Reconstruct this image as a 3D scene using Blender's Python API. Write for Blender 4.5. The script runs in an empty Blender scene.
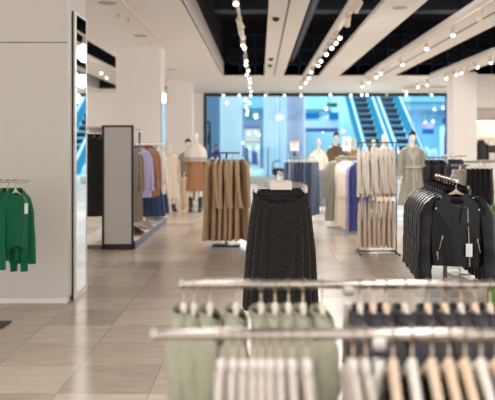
import bpy, bmesh, math, random
from mathutils import Vector, Matrix
PI = math.pi
C = bpy.context.scene.collection
H = 1.55            # eye height
F = 700.0           # focal length in pixels of the 495 px frame
def at(x, y, Y):    # photo pixel at distance Y -> point of the place
    return Vector(((x-260)/F*Y, Y, H-(y-143)/F*Y))
def wx(x, Y): return (x-260)/F*Y
ORD = ['first','second','third','fourth','fifth','sixth','seventh','eighth','ninth','tenth','eleventh','twelfth','thirteenth','fourteenth','fifteenth']

# ------------------------------------------------------------------ materials
def lin(c):
    r = []
    for v in c[:3]:
        v /= 255.0
        r.append(v/12.92 if v <= .04045 else ((v+.055)/1.055)**2.4)
    return (r[0], r[1], r[2], 1)
MATS = {}
def mat(name, col, rough=.6, metal=0, kind=None, scale=60, bump=.15, var=.08, spec=.5, sheen=0, emit=None, estr=0):
    if name in MATS: return MATS[name]
    m = bpy.data.materials.new(name); m.use_nodes = True
    nt = m.node_tree; N = nt.nodes; L = nt.links
    b = N['Principled BSDF']
    b.inputs['Roughness'].default_value = rough
    b.inputs['Metallic'].default_value = metal
    b.inputs['Specular IOR Level'].default_value = spec
    if sheen: b.inputs['Sheen Weight'].default_value = sheen
    if emit:
        b.inputs['Emission Color'].default_value = lin(emit); b.inputs['Emission Strength'].default_value = estr
    tc = N.new('ShaderNodeTexCoord')
    nz = N.new('ShaderNodeTexNoise'); nz.inputs['Scale'].default_value = scale*.25; nz.inputs['Detail'].default_value = 4
    L.new(tc.outputs['Object'], nz.inputs['Vector'])
    rp = N.new('ShaderNodeMix'); rp.data_type = 'RGBA'
    c = lin(col)
    rp.inputs['A'].default_value = tuple(max(0, v*(1-var)) for v in c[:3])+(1,)
    rp.inputs['B'].default_value = tuple(min(1, v*(1+var)) for v in c[:3])+(1,)
    L.new(nz.outputs['Fac'], rp.inputs['Factor']); L.new(rp.outputs['Result'], b.inputs['Base Color'])
    if bump:
        src = nz
        if kind == 'knit':
            src = N.new('ShaderNodeTexWave'); src.wave_type = 'BANDS'; src.bands_direction = 'DIAGONAL'
            src.inputs['Scale'].default_value = scale; src.inputs['Distortion'].default_value = 1.5
        elif kind == 'rib':
            src = N.new('ShaderNodeTexWave'); src.wave_type = 'BANDS'; src.bands_direction = 'X'
            src.inputs['Scale'].default_value = scale; src.inputs['Distortion'].default_value = .3
        elif kind == 'grain':
            src = N.new('ShaderNodeTexVoronoi'); src.inputs['Scale'].default_value = scale
        elif kind == 'weave':
            src = N.new('ShaderNodeTexNoise'); src.inputs['Scale'].default_value = scale*3
        if src is not nz: L.new(tc.outputs['Object'], src.inputs['Vector'])
        bp = N.new('ShaderNodeBump'); bp.inputs['Strength'].default_value = bump; bp.inputs['Distance'].default_value = .01
        L.new(src.outputs['Distance' if kind == 'grain' else 'Fac'], bp.inputs['Height'])
        L.new(bp.outputs['Normal'], b.inputs['Normal'])
    MATS[name] = m
    return m
def fabric(name, col, kind='weave', scale=90, bump=.25, rough=.85, var=.1, sheen=.15):
    return mat(name, col, rough, 0, kind, scale, bump, var, .25, sheen)
def glow(name, col, strength):
    if name in MATS: return MATS[name]
    m = bpy.data.materials.new(name); m.use_nodes = True
    N = m.node_tree.nodes; N.clear()
    e = N.new('ShaderNodeEmission'); o = N.new('ShaderNodeOutputMaterial')
    e.inputs['Color'].default_value = lin(col); e.inputs['Strength'].default_value = strength
    m.node_tree.links.new(e.outputs[0], o.inputs[0]); MATS[name] = m
    return m
def glass(name, tint=(225,238,245), refl=.12):
    if name in MATS: return MATS[name]
    m = bpy.data.materials.new(name); m.use_nodes = True
    nt = m.node_tree; N = nt.nodes; N.clear()
    t = N.new('ShaderNodeBsdfTransparent'); g = N.new('ShaderNodeBsdfGlossy'); mx = N.new('ShaderNodeMixShader'); o = N.new('ShaderNodeOutputMaterial')
    fr = N.new('ShaderNodeFresnel'); fr.inputs['IOR'].default_value = 1.45
    t.inputs['Color'].default_value = lin(tint); g.inputs['Roughness'].default_value = .02
    nt.links.new(fr.outputs[0], mx.inputs[0]); nt.links.new(t.outputs[0], mx.inputs[1]); nt.links.new(g.outputs[0], mx.inputs[2]); nt.links.new(mx.outputs[0], o.inputs[0])
    MATS[name] = m
    return m
def floor_mat():
    m = bpy.data.materials.new('travertine_tiles'); m.use_nodes = True
    nt = m.node_tree; N = nt.nodes; L = nt.links; b = N['Principled BSDF']
    tc = N.new('ShaderNodeTexCoord')
    def math_(op, a, v=None):
        n = N.new('ShaderNodeMath'); n.operation = op
        if isinstance(a, (int, float)): n.inputs[0].default_value = a
        else: L.new(a, n.inputs[0])
        if v is not None:
            if isinstance(v, (int, float)): n.inputs[1].default_value = v
            else: L.new(v, n.inputs[1])
        return n.outputs[0]
    sp = N.new('ShaderNodeSeparateXYZ'); L.new(tc.outputs['Object'], sp.inputs[0])
    row = math_('DIVIDE', math_('SUBTRACT', sp.outputs['Y'], .01), .54)
    ri = math_('FLOOR', row)
    sh = math_('MULTIPLY', math_('MODULO', math_('ABSOLUTE', math_('MULTIPLY', ri, 7)), 3), .0)
    col = math_('ADD', math_('DIVIDE', math_('ADD', sp.outputs['X'], 1.256), .57), sh)
    ci = math_('FLOOR', col)
    cid = N.new('ShaderNodeCombineXYZ'); L.new(ci, cid.inputs[0]); L.new(ri, cid.inputs[1])
    wn = N.new('ShaderNodeTexWhiteNoise'); wn.noise_dimensions = '3D'; L.new(cid.outputs[0], wn.inputs['Vector'])
    rid = N.new('ShaderNodeCombineXYZ'); L.new(math_('FLOOR', math_('DIVIDE', ci, 3)), rid.inputs[0]); L.new(ri, rid.inputs[1]); rid.inputs[2].default_value = 7
    wr = N.new('ShaderNodeTexWhiteNoise'); wr.noise_dimensions = '3D'; L.new(rid.outputs[0], wr.inputs['Vector'])
    tone = math_('ADD', math_('MULTIPLY', wn.outputs['Value'], .6), math_('MULTIPLY', wr.outputs['Value'], .4))
    # veining stretched along the rows
    mp = N.new('ShaderNodeMapping'); mp.inputs['Scale'].default_value = (2.2, 9, 1); L.new(tc.outputs['Object'], mp.inputs[0])
    nz = N.new('ShaderNodeTexNoise'); nz.inputs['Scale'].default_value = 1.6; nz.inputs['Detail'].default_value = 7; nz.inputs['Roughness'].default_value = .62
    L.new(mp.outputs[0], nz.inputs['Vector'])
    tone = math_('ADD', math_('MULTIPLY', tone, .5), math_('MULTIPLY', nz.outputs['Fac'], .58))
    cr = N.new('ShaderNodeValToRGB'); L.new(tone, cr.inputs[0])
    e = cr.color_ramp.elements
    e[0].position = .18; e[0].color = lin((150,139,126)); e[1].position = .85; e[1].color = lin((212,196,178))
    k = cr.color_ramp.elements.new(.5); k.color = lin((186,170,153))
    # joints
    def edge(v, w):
        f = math_('FRACT', v)
        return math_('LESS_THAN', math_('MINIMUM', f, math_('SUBTRACT', 1.0, f)), w)
    jt = math_('MAXIMUM', edge(row, .006), edge(col, .006))
    mx = N.new('ShaderNodeMix'); mx.data_type = 'RGBA'; L.new(math_('MULTIPLY', jt, .5), mx.inputs['Factor'])
    L.new(cr.outputs[0], mx.inputs['A']); mx.inputs['B'].default_value = lin((96,84,74))
    L.new(mx.outputs['Result'], b.inputs['Base Color'])
    b.inputs['Specular IOR Level'].default_value = .42
    L.new(math_('ADD', math_('MULTIPLY', nz.outputs['Fac'], .16), .15), b.inputs['Roughness'])
    return m

# ------------------------------------------------------------------ mesh helpers
def new(): return bmesh.new()
def loft(bm, rings, cap0=False, cap1=False):
    R = [[bm.verts.new(p) for p in r] for r in rings]
    n = len(R[0])
    for a, b in zip(R, R[1:]):
        for i in range(n):
            j = (i+1) % n
            bm.faces.new((a[i], a[j], b[j], b[i]))
    if cap0: bm.faces.new(R[0][::-1])
    if cap1: bm.faces.new(R[-1])
    return R
def box(bm, c, s, bev=0, rot=None, seg=2):
    t = bmesh.new()
    bmesh.ops.create_cube(t, size=1)
    for v in t.verts: v.co = Vector((v.co.x*s[0], v.co.y*s[1], v.co.z*s[2]))
    if bev: bmesh.ops.bevel(t, geom=t.edges[:], offset=bev, segments=seg, affect='EDGES', profile=.7)
    M = (rot.to_4x4() if rot is not None else Matrix.Identity(4))
    M = Matrix.Translation(Vector(c)) @ M
    mp = {}
    for v in t.verts: mp[v] = bm.verts.new(M @ v.co)
    for f in t.faces: bm.faces.new([mp[v] for v in f.verts])
    t.free()
def frame_of(d):
    d = d.normalized(); u = Vector((0,0,1)) if abs(d.z) < .9 else Vector((1,0,0))
    a = d.cross(u).normalized(); return a, a.cross(d).normalized()
def cyl(bm, p0, p1, r0, r1=None, n=14, caps=True):
    p0, p1 = Vector(p0), Vector(p1); r1 = r0 if r1 is None else r1
    a, b = frame_of(p1-p0)
    rg = []
    for p, r in ((p0, r0), (p1, r1)):
        rg.append([p+a*(r*math.cos(2*PI*i/n))+b*(r*math.sin(2*PI*i/n)) for i in range(n)])
    loft(bm, rg, caps, caps)
def tube(bm, pts, r, n=8, caps=True):
    pts = [Vector(p) for p in pts]; rg = []; pa = None
    for i, p in enumerate(pts):
        d = (pts[min(i+1, len(pts)-1)]-pts[max(i-1, 0)]).normalized()
        if pa is None: a, b = frame_of(d)
        else:
            a = (pa-d*pa.dot(d)).normalized(); b = a.cross(d).normalized()
        pa = a
        rr = r[i] if isinstance(r, (list, tuple)) else r
        rg.append([p+a*(rr*math.cos(2*PI*k/n))+b*(rr*math.sin(2*PI*k/n)) for k in range(n)])
    loft(bm, rg, caps, caps)
def lathe(bm, prof, c=(0,0,0), n=24):
    c = Vector(c)
    loft(bm, [[c+Vector((r*math.cos(2*PI*i/n), r*math.sin(2*PI*i/n), z)) for i in range(n)] for r, z in prof], True, True)
def ellipsoid(bm, c, s, n=16, m=10):
    c = Vector(c); rg = []
    for j in range(m+1):
        t = -PI/2+PI*j/m; q = max(math.cos(t), .02)
        rg.append([c+Vector((s[0]*q*math.cos(2*PI*i/n), s[1]*q*math.sin(2*PI*i/n), s[2]*math.sin(t))) for i in range(n)])
    loft(bm, rg, True, True)
def poly_slab(bm, pts, th):       # pts: 3D polygon facing -Y, thickness th to -Y
    a = [bm.verts.new(p) for p in pts]; b = [bm.verts.new(Vector(p)+Vector((0,-th,0))) for p in pts]
    n = len(a)
    for i in range(n): bm.faces.new((a[i], a[(i+1) % n], b[(i+1) % n], b[i]))
    bm.faces.new(a[::-1]); bm.faces.new(b)
def mesh(name, bm, m, smooth=40):
    bmesh.ops.recalc_face_normals(bm, faces=bm.faces[:])
    me = bpy.data.meshes.new(name); bm.to_mesh(me); bm.free()
    if smooth:
        for p in me.polygons: p.use_smooth = True
        me.set_sharp_from_angle(angle=math.radians(smooth))
    if m: me.materials.append(m)
    return me
def obj(name, bm, m, parent=None, smooth=40, loc=None, label=None):
    me = bm if isinstance(bm, bpy.types.Mesh) else mesh(name, bm, m, smooth)
    o = bpy.data.objects.new(name, me); C.objects.link(o)
    if parent is not None: o.parent = parent
    if loc is not None: o.location = loc
    if label: o['label'] = label
    return o
def tag(o, label, cat, group=None):
    o['label'] = label; o['category'] = cat
    if group: o['group'] = group
    return o
def thing(name, label, cat, loc=(0,0,0), rz=0, group=None):
    o = bpy.data.objects.new(name, None); C.objects.link(o); o.empty_display_size = .1
    o.location = loc; o.rotation_euler = (0,0,rz)
    return tag(o, label, cat, group)
def struct(name, bm, m, label=None, parent=None, smooth=30):
    o = obj(name, bm, m, parent, smooth)
    if parent is None:
        o['kind'] = 'structure'; o['category'] = name.split('_')[0]
        if label: o['label'] = label
    return o
def dup(root, loc, rz, label, group=None, scale=None):
    r = root.copy(); C.objects.link(r); r.location = loc; r.rotation_euler = (0,0,rz); r['label'] = label
    if group: r['group'] = group
    if scale: r.scale = scale
    for ch in list(root.children):
        c = ch.copy(); C.objects.link(c); c.parent = r
        for g in list(ch.children):
            d = g.copy(); C.objects.link(d); d.parent = c
    return r
class Kind:
    """first use makes the thing, later uses copy it with its parts"""
    def __init__(self, maker): self.maker = maker; self.first = {}
    def put(self, key, loc, rz, label, group=None, scale=None, **kw):
        if key not in self.first:
            o = self.maker(key, **kw); self.first[key] = o
            o.location = loc; o.rotation_euler = (0,0,rz); o['label'] = label
            if group: o['group'] = group
            if scale: o.scale = scale
            return o
        return dup(self.first[key], loc, rz, label, group, scale)

# ------------------------------------------------------------------ common materials
M_wall   = mat('painted_plaster_wall', (234,229,224), .75, scale=30, bump=.03, var=.02)
M_wallb  = mat('satin_wall_panel', (204,198,192), .6, scale=30, bump=.02, var=.02)
M_ceil   = mat('white_ceiling_paint', (238,236,234), .8, scale=20, bump=.02, var=.02)
M_void   = mat('black_ceiling_void', (17,19,27), .8, scale=12, bump=.05, var=.3)
M_duct   = mat('dark_duct_metal', (46,48,58), .55, .3, scale=20, bump=.05)
M_steel  = mat('brushed_steel', (190,186,180), .28, 1, scale=120, bump=.04, var=.05)
M_zip = mat('dull_zip_metal', (150,148,146), .45, 1, scale=60, bump=0)
M_rail = mat('mirror_bright_rail', (190,182,174), .16, 1, scale=60, bump=0)
M_hook = mat('bright_hook_steel', (172,152,134), .12, 1, scale=60, bump=0)
M_chrome = mat('polished_chrome', (205,202,198), .3, 1, scale=60, bump=0)
M_bronze = mat('bronze_metal', (96,78,60), .4, .9, scale=80, bump=.05)
M_dark   = mat('dark_metal_frame', (62,58,55), .45, .6, scale=80, bump=.04)
M_black  = mat('black_plastic', (24,24,26), .45, scale=80, bump=.04)
M_white  = mat('white_lacquer', (232,228,222), .4, scale=60, bump=.02, var=.02)
M_cream  = mat('cream_plastic', (226,216,202), .45, scale=60, bump=.02, var=.03)
M_wood   = mat('pale_beech_wood', (226,203,177), .5, kind='rib', scale=25, bump=.06, var=.12)
M_wood2  = mat('warm_oak_wood', (196,158,118), .5, kind='rib', scale=20, bump=.06, var=.12)
M_lens   = glow('lit_lamp_lens', (255,240,222), 6)
M_card   = mat('white_card', (240,238,234), .6, scale=80, bump=.01, var=.01)
M_print  = mat('grey_print', (120,116,116), .7, scale=80, bump=0)
M_red    = mat('red_print', (214,108,84), .7, scale=80, bump=0)

# ------------------------------------------------------------------ the shell
CZ = 3.6            # ceiling height
GY = 28.7           # glazed front
b = new(); box(b, (0, 13, -.05), (30, 34, .1)); struct('floor', b, floor_mat(), 'beige travertine tile floor of the shop')
def slab(x0, x1, y0, y1, z0, z1, b=None):
    b = b or new(); box(b, ((x0+x1)/2, (y0+y1)/2, (z0+z1)/2), (x1-x0, y1-y0, z1-z0)); return b
VE = 21.4
struct('ceiling', slab(-3.45, -1.11, -4, VE, CZ, CZ+.4), M_ceil, 'flat white ceiling over the column row')
struct('ceiling.001', slab(-3.45, 10.2, VE, GY+.1, CZ, CZ+.4, slab(-10.2, -3.45, 27, GY+.1, CZ, CZ+.05)), M_ceil, 'flat white ceiling strip before the glazed front')
struct('ceiling.002', slab(-10.2, -6.2, -4, 27, CZ, CZ+.4), M_ceil, 'white ceiling beyond the side opening')
struct('ceiling_beam', slab(-5.1, -4.05, -4, 27, CZ, CZ+.05), M_ceil, 'white ceiling beam carrying spotlights behind the tall mirror')
struct('ceiling_beam.001', slab(.13, .72, -4, VE, CZ, CZ+.07), M_ceil, 'white ceiling panel with a slot and camera domes')
struct('ceiling_beam.002', slab(1.31, 1.46, -4, VE, CZ, CZ+.07), M_ceil, 'narrow white ceiling strip beside the slotted panel')
struct('ceiling_beam.003', slab(1.81, 2.41, -4, VE, CZ, CZ+.08), M_ceil, 'wide white ceiling panel with round downlights')
struct('ceiling_beam.004', slab(3.2, 4.1, -4, VE, CZ, CZ+.08), M_ceil, 'broad white ceiling beam with spotlights and a slot')
struct('ceiling_beam.005', slab(5.2, 5.95, -4, VE, CZ, CZ+.08), M_ceil, 'white ceiling beam leading to the plain column')
struct('ceiling.003', slab(7.6, 10.2, -4, VE, CZ, CZ+.3), M_ceil, 'white ceiling beside the wall bay')
b = new()
box(b, (0, 9, 5.35), (20.6, 27, .1)); box(b, (4.55, VE+.04, 4.5), (11.4, .08, 1.75)); box(b, (-6.8, 24.8, 5.35), (7, 5, .1)); box(b, (-6.8, 27.04, 4.52), (7, .08, 1.74)); box(b, (-3.4, 11.5, 4.7), (.06, 31, 1.4))
box(b, (-1.16, 8.7, 4.7), (.06, 25.4, 1.4)); box(b, (-10.25, 9, 4.5), (.1, 27, 1.9)); box(b, (10.25, 9, 4.5), (.1, 27, 1.9)); box(b, (0, -4.1, 4.5), (20.6, .1, 1.9))
struct('ceiling_void', b, M_void, 'black void above the hanging ceiling panels')
b = slab(-1.13, -1.105, -4, VE, CZ, CZ+.42); struct('trim_1', b, M_ceil, 'white fascia along the edge of the ceiling void')
b = slab(.41, .44, -4, VE-.2, CZ-.004, CZ+.02); struct('trim_2', b, M_dark, 'dark slot running along the white ceiling panel')
b = slab(3.66, 3.7, -4, VE, CZ-.004, CZ+.02); struct('trim_3', b, M_dark, 'dark slot running along the broad ceiling beam')
# glass reflection on the far void wall, built as grey-blue bars
M_voidblue = mat('void_blue_reflection', (34,56,84), .5, .4, scale=20, bump=.02)
b = new()
for x in [-.6+.45*i for i in range(24)]: box(b, (x, VE-.05, 4.35), (.05, .08, 1.3))
for z in (3.95, 4.4, 4.85): box(b, (4.6, VE-.06, z), (11, .06, .05))
struct('trim_4', b, M_voidblue, 'blue-grey reflection lattice at the end of the ceiling void')
for i, (y, z) in enumerate(((8.2, 4.5), (11.8, 4.7), (15.5, 4.6))):
    b = new(); box(b, (4.4, y, z), (10.8, .5, .3), .04)
    for k in range(9): box(b, (-.6+k*1.25, y, z), (.04, .54, .34))
    tag(obj('ventilation_duct', b, M_duct), 'dark ventilation duct crossing the black ceiling void, %s from the glazed front' % ['third','second','first'][i], 'duct')
b = new(); cyl(b, (.95, -4, 4.1), (.95, VE-.1, 4.1), .11, n=18); cyl(b, (.95, 4, 4.1), (.95, 4.06, 4.1), .13, n=18); cyl(b, (.95, 10, 4.1), (.95, 10.06, 4.1), .13, n=18)
tag(obj('ceiling_pipe', b, M_duct), 'dark grey pipe running along the slotted white ceiling panel', 'pipe')
# wall block with the tall mirror
b = slab(-6, -1.85, 6.74, 7.42, .06, CZ); struct('wall_block', b, M_wallb, 'beige wall block behind the green sweaters')
b = slab(-6, -1.87, 6.77, 7.4, 0, .06); struct('baseboard_block', b, M_wall, 'recessed foot of the beige wall block')
b = slab(-6, -1.855, 6.735, 6.742, 2.515, 2.521); struct('trim_5', b, M_dark, 'thin joint line across the beige wall block')
# tall mirror on the end of the block
t = thing('wall_mirror', 'tall narrow mirror in a white frame on the end of the beige wall block', 'mirror', (-1.85, 6.9, 0))
b = new(); box(b, (.014, .03, 1.425), (.028, .06, 2.85), .003); box(b, (.012, .48, 1.425), (.024, .03, 2.85), .003)
box(b, (.012, .25, 2.84), (.024, .44, .02)); box(b, (.012, .25, .03), (.024, .44, .06)); obj('frame', b, M_white, t)
M_mirror = mat('mirror_glass', (236,238,238), .015, 1, bump=0, var=0)
b = new(); box(b, (.010, .2625, 1.445), (.02, .405, 2.77)); obj('mirror_pane', b, M_mirror, t)
b = new(); box(b, (.006, -.012, 1.425), (.012, .02, 2.85)); obj('shadow_gap', b, M_dark, t)
# columns
def column(x0, x1, y0, y1, label, i):
    b = new(); box(b, ((x0+x1)/2, (y0+y1)/2, CZ/2), (x1-x0, y1-y0, CZ), .012, seg=3)
    return struct('column' + ('.%03d' % i if i else ''), b, M_wall, label)
column(-3.06, -2.115, 14.85, 15.55, 'white square column behind the tall ribbed end panel', 0)
column(-3.06, -2.25, 23, 23.7, 'white square column farther along the shop behind the caped mannequin', 1)
column(5.57, 6.26, 20.2, 20.85, 'plain white column beside the wall bay', 2)
# mirror strip on the column's aisle side
t = thing('wall_mirror', 'slim mirror strip on the aisle side of the white column', 'mirror', (-2.115, 14.9, 0))
b = new(); box(b, (.015, .3, 1.35), (.03, .56, 2.6), .004); obj('frame', b, M_steel, t)
b = new(); box(b, (.03, .3, 1.35), (.006, .5, 2.54)); obj('mirror_pane', b, M_mirror, t)
# far wall of the shop and glazed front
struct('wall_front', slab(-10.2, wx(203.5, GY), GY, GY+.3, 0, CZ+.4), M_wall, 'pale front wall beside the glazing')
struct('wall_front.001', slab(7.78, 10.2, GY, GY+.3, 0, CZ+.4), M_wall, 'front wall behind the plain column')
X0, X1 = wx(203.5, GY), wx(449, GY)
M_frame = mat('dark_window_frame', (48,46,48), .4, .5, bump=.03)
t = new()
w = thing('window_1', 'glazed shop front opening onto the blue-lit mall', 'window', (0,0,0)); w['kind'] = 'structure'
b = new(); box(b, ((X0+X1)/2, GY+.1, CZ-.06), (X1-X0, .2, .14)); box(b, (X0+.06, GY+.1, 1.75), (.13, .22, 3.5)); box(b, (X1-.06, GY+.1, 1.75), (.1, .2, 3.5)); box(b, ((X0+1.8)/2, GY+.1, .04), (1.8-X0, .16, .08))
obj('window_frame', b, M_frame, w)
M_glass = glass('clear_glass')
for x0, x1 in ((X0+.13, -.75), (-.73, .72), (.74, 1.8), (6.2, X1-.1)):
    b = new(); box(b, ((x0+x1)/2, GY+.1, 1.79), (x1-x0, .012, 3.42)); obj('glass_pane', b, M_glass, w)
b = new(); box(b, (X1-.02, GY-.06, 1.7), (.16, .1, 3.3), .01); obj('jamb_panel', b, mat('pale_violet_panel', (170,180,235), .5, emit=(150,165,235), estr=.2), w)  # faint violet glow added; the jamb is no lamp
t = thing('door_handle_bar', 'black curved pull handle on the glazing beside the caped mannequin', 'handle', (wx(208.5, GY), GY-.02, 0))
b = new(); tube(b, [(-.06,0,2.35),(0,-.05,2.45),(.05,-.07,2.36),(.06,-.07,1.8),(.06,-.07,1.2),(.03,-.05,1.0),(0,0,.95)], .035, 10); obj('grip', b, M_black, t)
b = new(); box(b, (.02, -.03, 1.72), (.12, .07, .38), .02); obj('lock_case', b, M_black, t)
# low bench of the window with a dark round bag and a pole
b = new(); box(b, (1.0, 27.4, .13), (4.6, .6, .26), .015); tag(obj('window_bench', b, mat('pale_blue_lacquer', (196,216,226), .3)), 'low pale display bench at the foot of the glazing', 'bench')
t = thing('bucket_bag', 'round black bag on the low display bench under the glazing', 'bag', (wx(278, 27.4), 27.35, .26))
b = new(); lathe(b, [(.02,.001),(.14,.01),(.22,.08),(.25,.2),(.22,.3),(.19,.31),(.17,.27)], n=24); obj('body', b, M_black, t)
b = new(); tube(b, [(-.17,0,.28),(-.22,0,.42),(-.16,0,.55),(0,0,.6),(.1,0,.55)], .03, 10); obj('handle', b, mat('slate_strap', (66,92,116), .6), t)
t = thing('display_pole', 'thin dark pole standing on the low display bench', 'pole', (wx(268, 27.4), 27.4, .26))
b = new(); cyl(b, (0,0,.02), (0,0,1.1), .018); obj('pole', b, M_dark, t); b = new(); cyl(b, (0,0,0), (0,0,.02), .1, n=20); obj('base', b, M_dark, t)

# ------------------------------------------------------------------ the mall beyond the glass
M_mfloor = mat('mall_floor_stone', (170,186,194), .25, scale=6, bump=0)
M_mblue = mat('blue_lit_wall', (160,202,216), .6, scale=10, bump=.02, var=.04)  # blue of the mall lighting partly put into wall and column colours
M_mcol = mat('blue_lit_column', (206,222,228), .5, scale=10, bump=.02, var=.03)
M_mcol2 = mat('lavender_column', (172,180,204), .5, scale=10, bump=.02, var=.03)
M_mdark = mat('deep_blue_panel', (36,64,112), .5, scale=10, bump=.02)
struct('floor_mall', slab(-16, 20, GY+.3, 62, -.1, -.001), M_mfloor, 'pale mall floor beyond the glazing')
struct('wall_mall', slab(-16, 20, 60, 60.2, 0, 9), M_mblue, 'blue-lit far wall of the mall')
struct('wall_mall.001', slab(-16.2, -16, GY+.3, 60, 0, 9), M_mblue, 'blue-lit side wall of the mall')
struct('wall_mall.002', slab(20, 20.2, GY+.3, 60, 0, 9), M_mblue, 'blue-lit side wall of the mall past the escalators')
struct('ceiling_mall', slab(-16, 20, GY+.3, 60, 9, 9.2), M_mblue, 'high ceiling of the mall')
M_soff = mat('blue_lit_soffit', (120,168,190), .6, scale=10, bump=.02)
struct('slab_mall', slab(-16, 4.7, 46, 58, 3.55, 5.6), M_soff, 'upper floor edge of the mall')
struct('slab_mall.001', slab(9.1, 20, 46, 58, 3.75, 5.6), M_soff, 'upper floor edge of the mall past the escalators')
struct('trim_mall', slab(2.2, 4.7, 45.75, 46, 3.75, 4.5), mat('sky_blue_band', (128,184,208), .5), 'light blue band along the upper floor edge')
struct('trim_mall.001', slab(9.1, 20, 45.75, 46, 4.25, 5.2), mat('sky_blue_band', (128,184,208), .5), 'light blue band above the bright shop')
struct('trim_mall.002', slab(2.2, 5.0, 44.6, 44.8, 2.25, 2.5), M_mdark, 'dark band over the shop fronts')
struct('trim_mall.003', slab(2.2, 5.0, 44.65, 44.8, 2.5, 3.1), mat('lilac_band', (142,176,222), .5), 'pale lilac band over the shop fronts')
M_vivid = glow('vivid_blue_sign_light', (30,130,205), .45)
b = slab(2.3, 3.75, 44.5, 44.62, 3.12, 3.5); tag(obj('shop_sign', b, M_vivid), 'wide vivid blue light panel hung under the upper floor edge', 'sign')
b = slab(4.4, 5.0, 44.5, 44.62, 3.05, 3.5); tag(obj('shop_sign', b, M_vivid), 'short vivid blue light panel beside the escalator', 'sign')
def round_col(x, y, r, m, label, k):
    b = new(); cyl(b, (x, y, 0), (x, y, 9), r, n=40); struct('column_mall.%03d' % k, b, m, label)
round_col(wx(296, 32), 32, .43, M_mcol2, 'round lavender-blue column in the mall', 1)
struct('column_mall.002', slab(wx(220, 33), wx(241.5, 33), 33, 33.8, 0, 9), M_mcol, 'broad pale blue-lit pillar behind the tan dresses')
struct('column_mall.003', slab(wx(263.5, 34), wx(279, 34), 34, 34.8, 0, 9, slab(wx(279, 34)+.02, wx(287, 34), 34.1, 34.7, 0, 9)), M_mcol, 'pale blue-lit pillar behind the black skirt rack')
b = new()
for k in range(8): box(b, (wx(206+1.8*k, 35), 35+.1*(k % 2), 4.5), (.06, .1, 9))
box(b, (wx(212, 35), 35.2, 4.5), (1.3, .1, 9)); struct('wall_mall.003', b, mat('ribbed_blue_wall', (108,142,166), .5), 'ribbed blue wall beside the pillar')
# shop with warm light between the pillars
struct('wall_shop', slab(wx(240, 47), wx(265, 47), 47, 47.1, 0, 3.4), mat('cream_shop_wall', (190,180,164), .7), 'cream back wall of the far shop')
struct('trim_shop', slab(wx(240, 43), wx(266, 43), 43, 43.1, 2.55, 3.7, slab(wx(240, 43), wx(244.5, 43), 43, 43.1, 0, 2.55, slab(wx(260, 43), wx(266, 43), 43, 43.1, 0, 2.55))), mat('teal_shop_front', (60,100,122), .5), 'teal front of the far shop')
struct('trim_shop.001', slab(wx(244.5, 43), wx(260, 43), 42.9, 43, 2.4, 2.62), M_mdark, 'dark lintel of the far shop')
rs = random.Random(4)
for k, (x, y0, y1, c, nm) in enumerate([(246,147,165,(34,60,96),'navy'),(249,146,162,(230,222,210),'ivory'),(252,150,163,(120,100,190),'violet'),(255,151,165,(60,86,130),'blue'),(258,145,158,(222,214,202),'cream'),(247.5,160,168,(70,150,210),'sky blue')]):
    p = at(x, y1, 45); q = at(x, y0, 45)
    b = new(); hh = q.z-p.z
    loft(b, [[Vector((r*math.cos(a)*(1+.12*math.sin(3*a+k)), .5*r*math.sin(a), z)) for a in [2*PI*i/14 for i in range(14)]] for r, z in ((.03,hh),(.08,hh-.05),(.16,hh-.12),(.15,hh*.5),(.2,0))], True, True)
    tag(obj('hanging_garment', b, fabric('shop_cloth_%d' % k, c), loc=(p.x, 45+.15*(k % 3), p.z)), '%s garment hanging in the far shop between the pillars' % nm, 'garment')
b = new(); box(b, (wx(252, 45), 45.3, 1.62), (1.1, .05, .05)); box(b, (wx(252, 45)-.55, 45.3, .81), (.05,.05,1.62)); box(b, (wx(252, 45)+.55, 45.3, .81), (.05,.05,1.62))
tag(obj('clothes_rail', b, M_dark), 'dark clothes rail inside the far shop', 'rail')
# escalators
M_cyan = glow('cyan_led_side', (60,170,222), .42); M_ledw = glow('white_led_line', (190,232,248), .8)
M_step = mat('dark_escalator_step', (16,34,54), .5, .3, bump=.03); M_riser = mat('teal_step_edge', (58,104,122), .5, bump=.02)
def escalator(xc, w, label):
    t = thing('escalator', label, 'escalator', (xc, 35, 0))
    n = 16; rise = .36; run = .62
    b = new(); c = new()
    for i in range(n):
        box(b, (0, i*run+run/2, (i+1)*rise-.15), (w, run, .3)); box(c, (0, i*run-.01, (i+1)*rise-.05), (w, .02, .055))
    obj('steps', b, M_step, t); obj('step_edges', c, M_riser, t)
    L_ = n*run; Z_ = n*rise
    for s in (-1, 1):
        b = new(); x = s*(w/2+.16)
        vs = [Vector((x, -1, -.0)), Vector((x, L_, Z_)), Vector((x, L_, Z_+.7)), Vector((x, -1, .7))]
        for dx in (-.14, .14): pass
        ring = [[v+Vector((dx,0,0)) for v in vs] for dx in (-.155, .155)]
        loft(b, ring, True, True); obj('balustrade', b, M_cyan, t)
        b = new(); tube(b, [(x,-1.1,.72),(x,L_,Z_+.74)], .06, 10); obj('handrail', b, M_ledw, t)
    return t
escalator(5.9, .95, 'dark-stepped escalator with cyan lit sides, above the tan blazer mannequin')
escalator(7.48, .95, 'dark-stepped escalator with cyan lit sides, above the trench coat mannequin')
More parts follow.
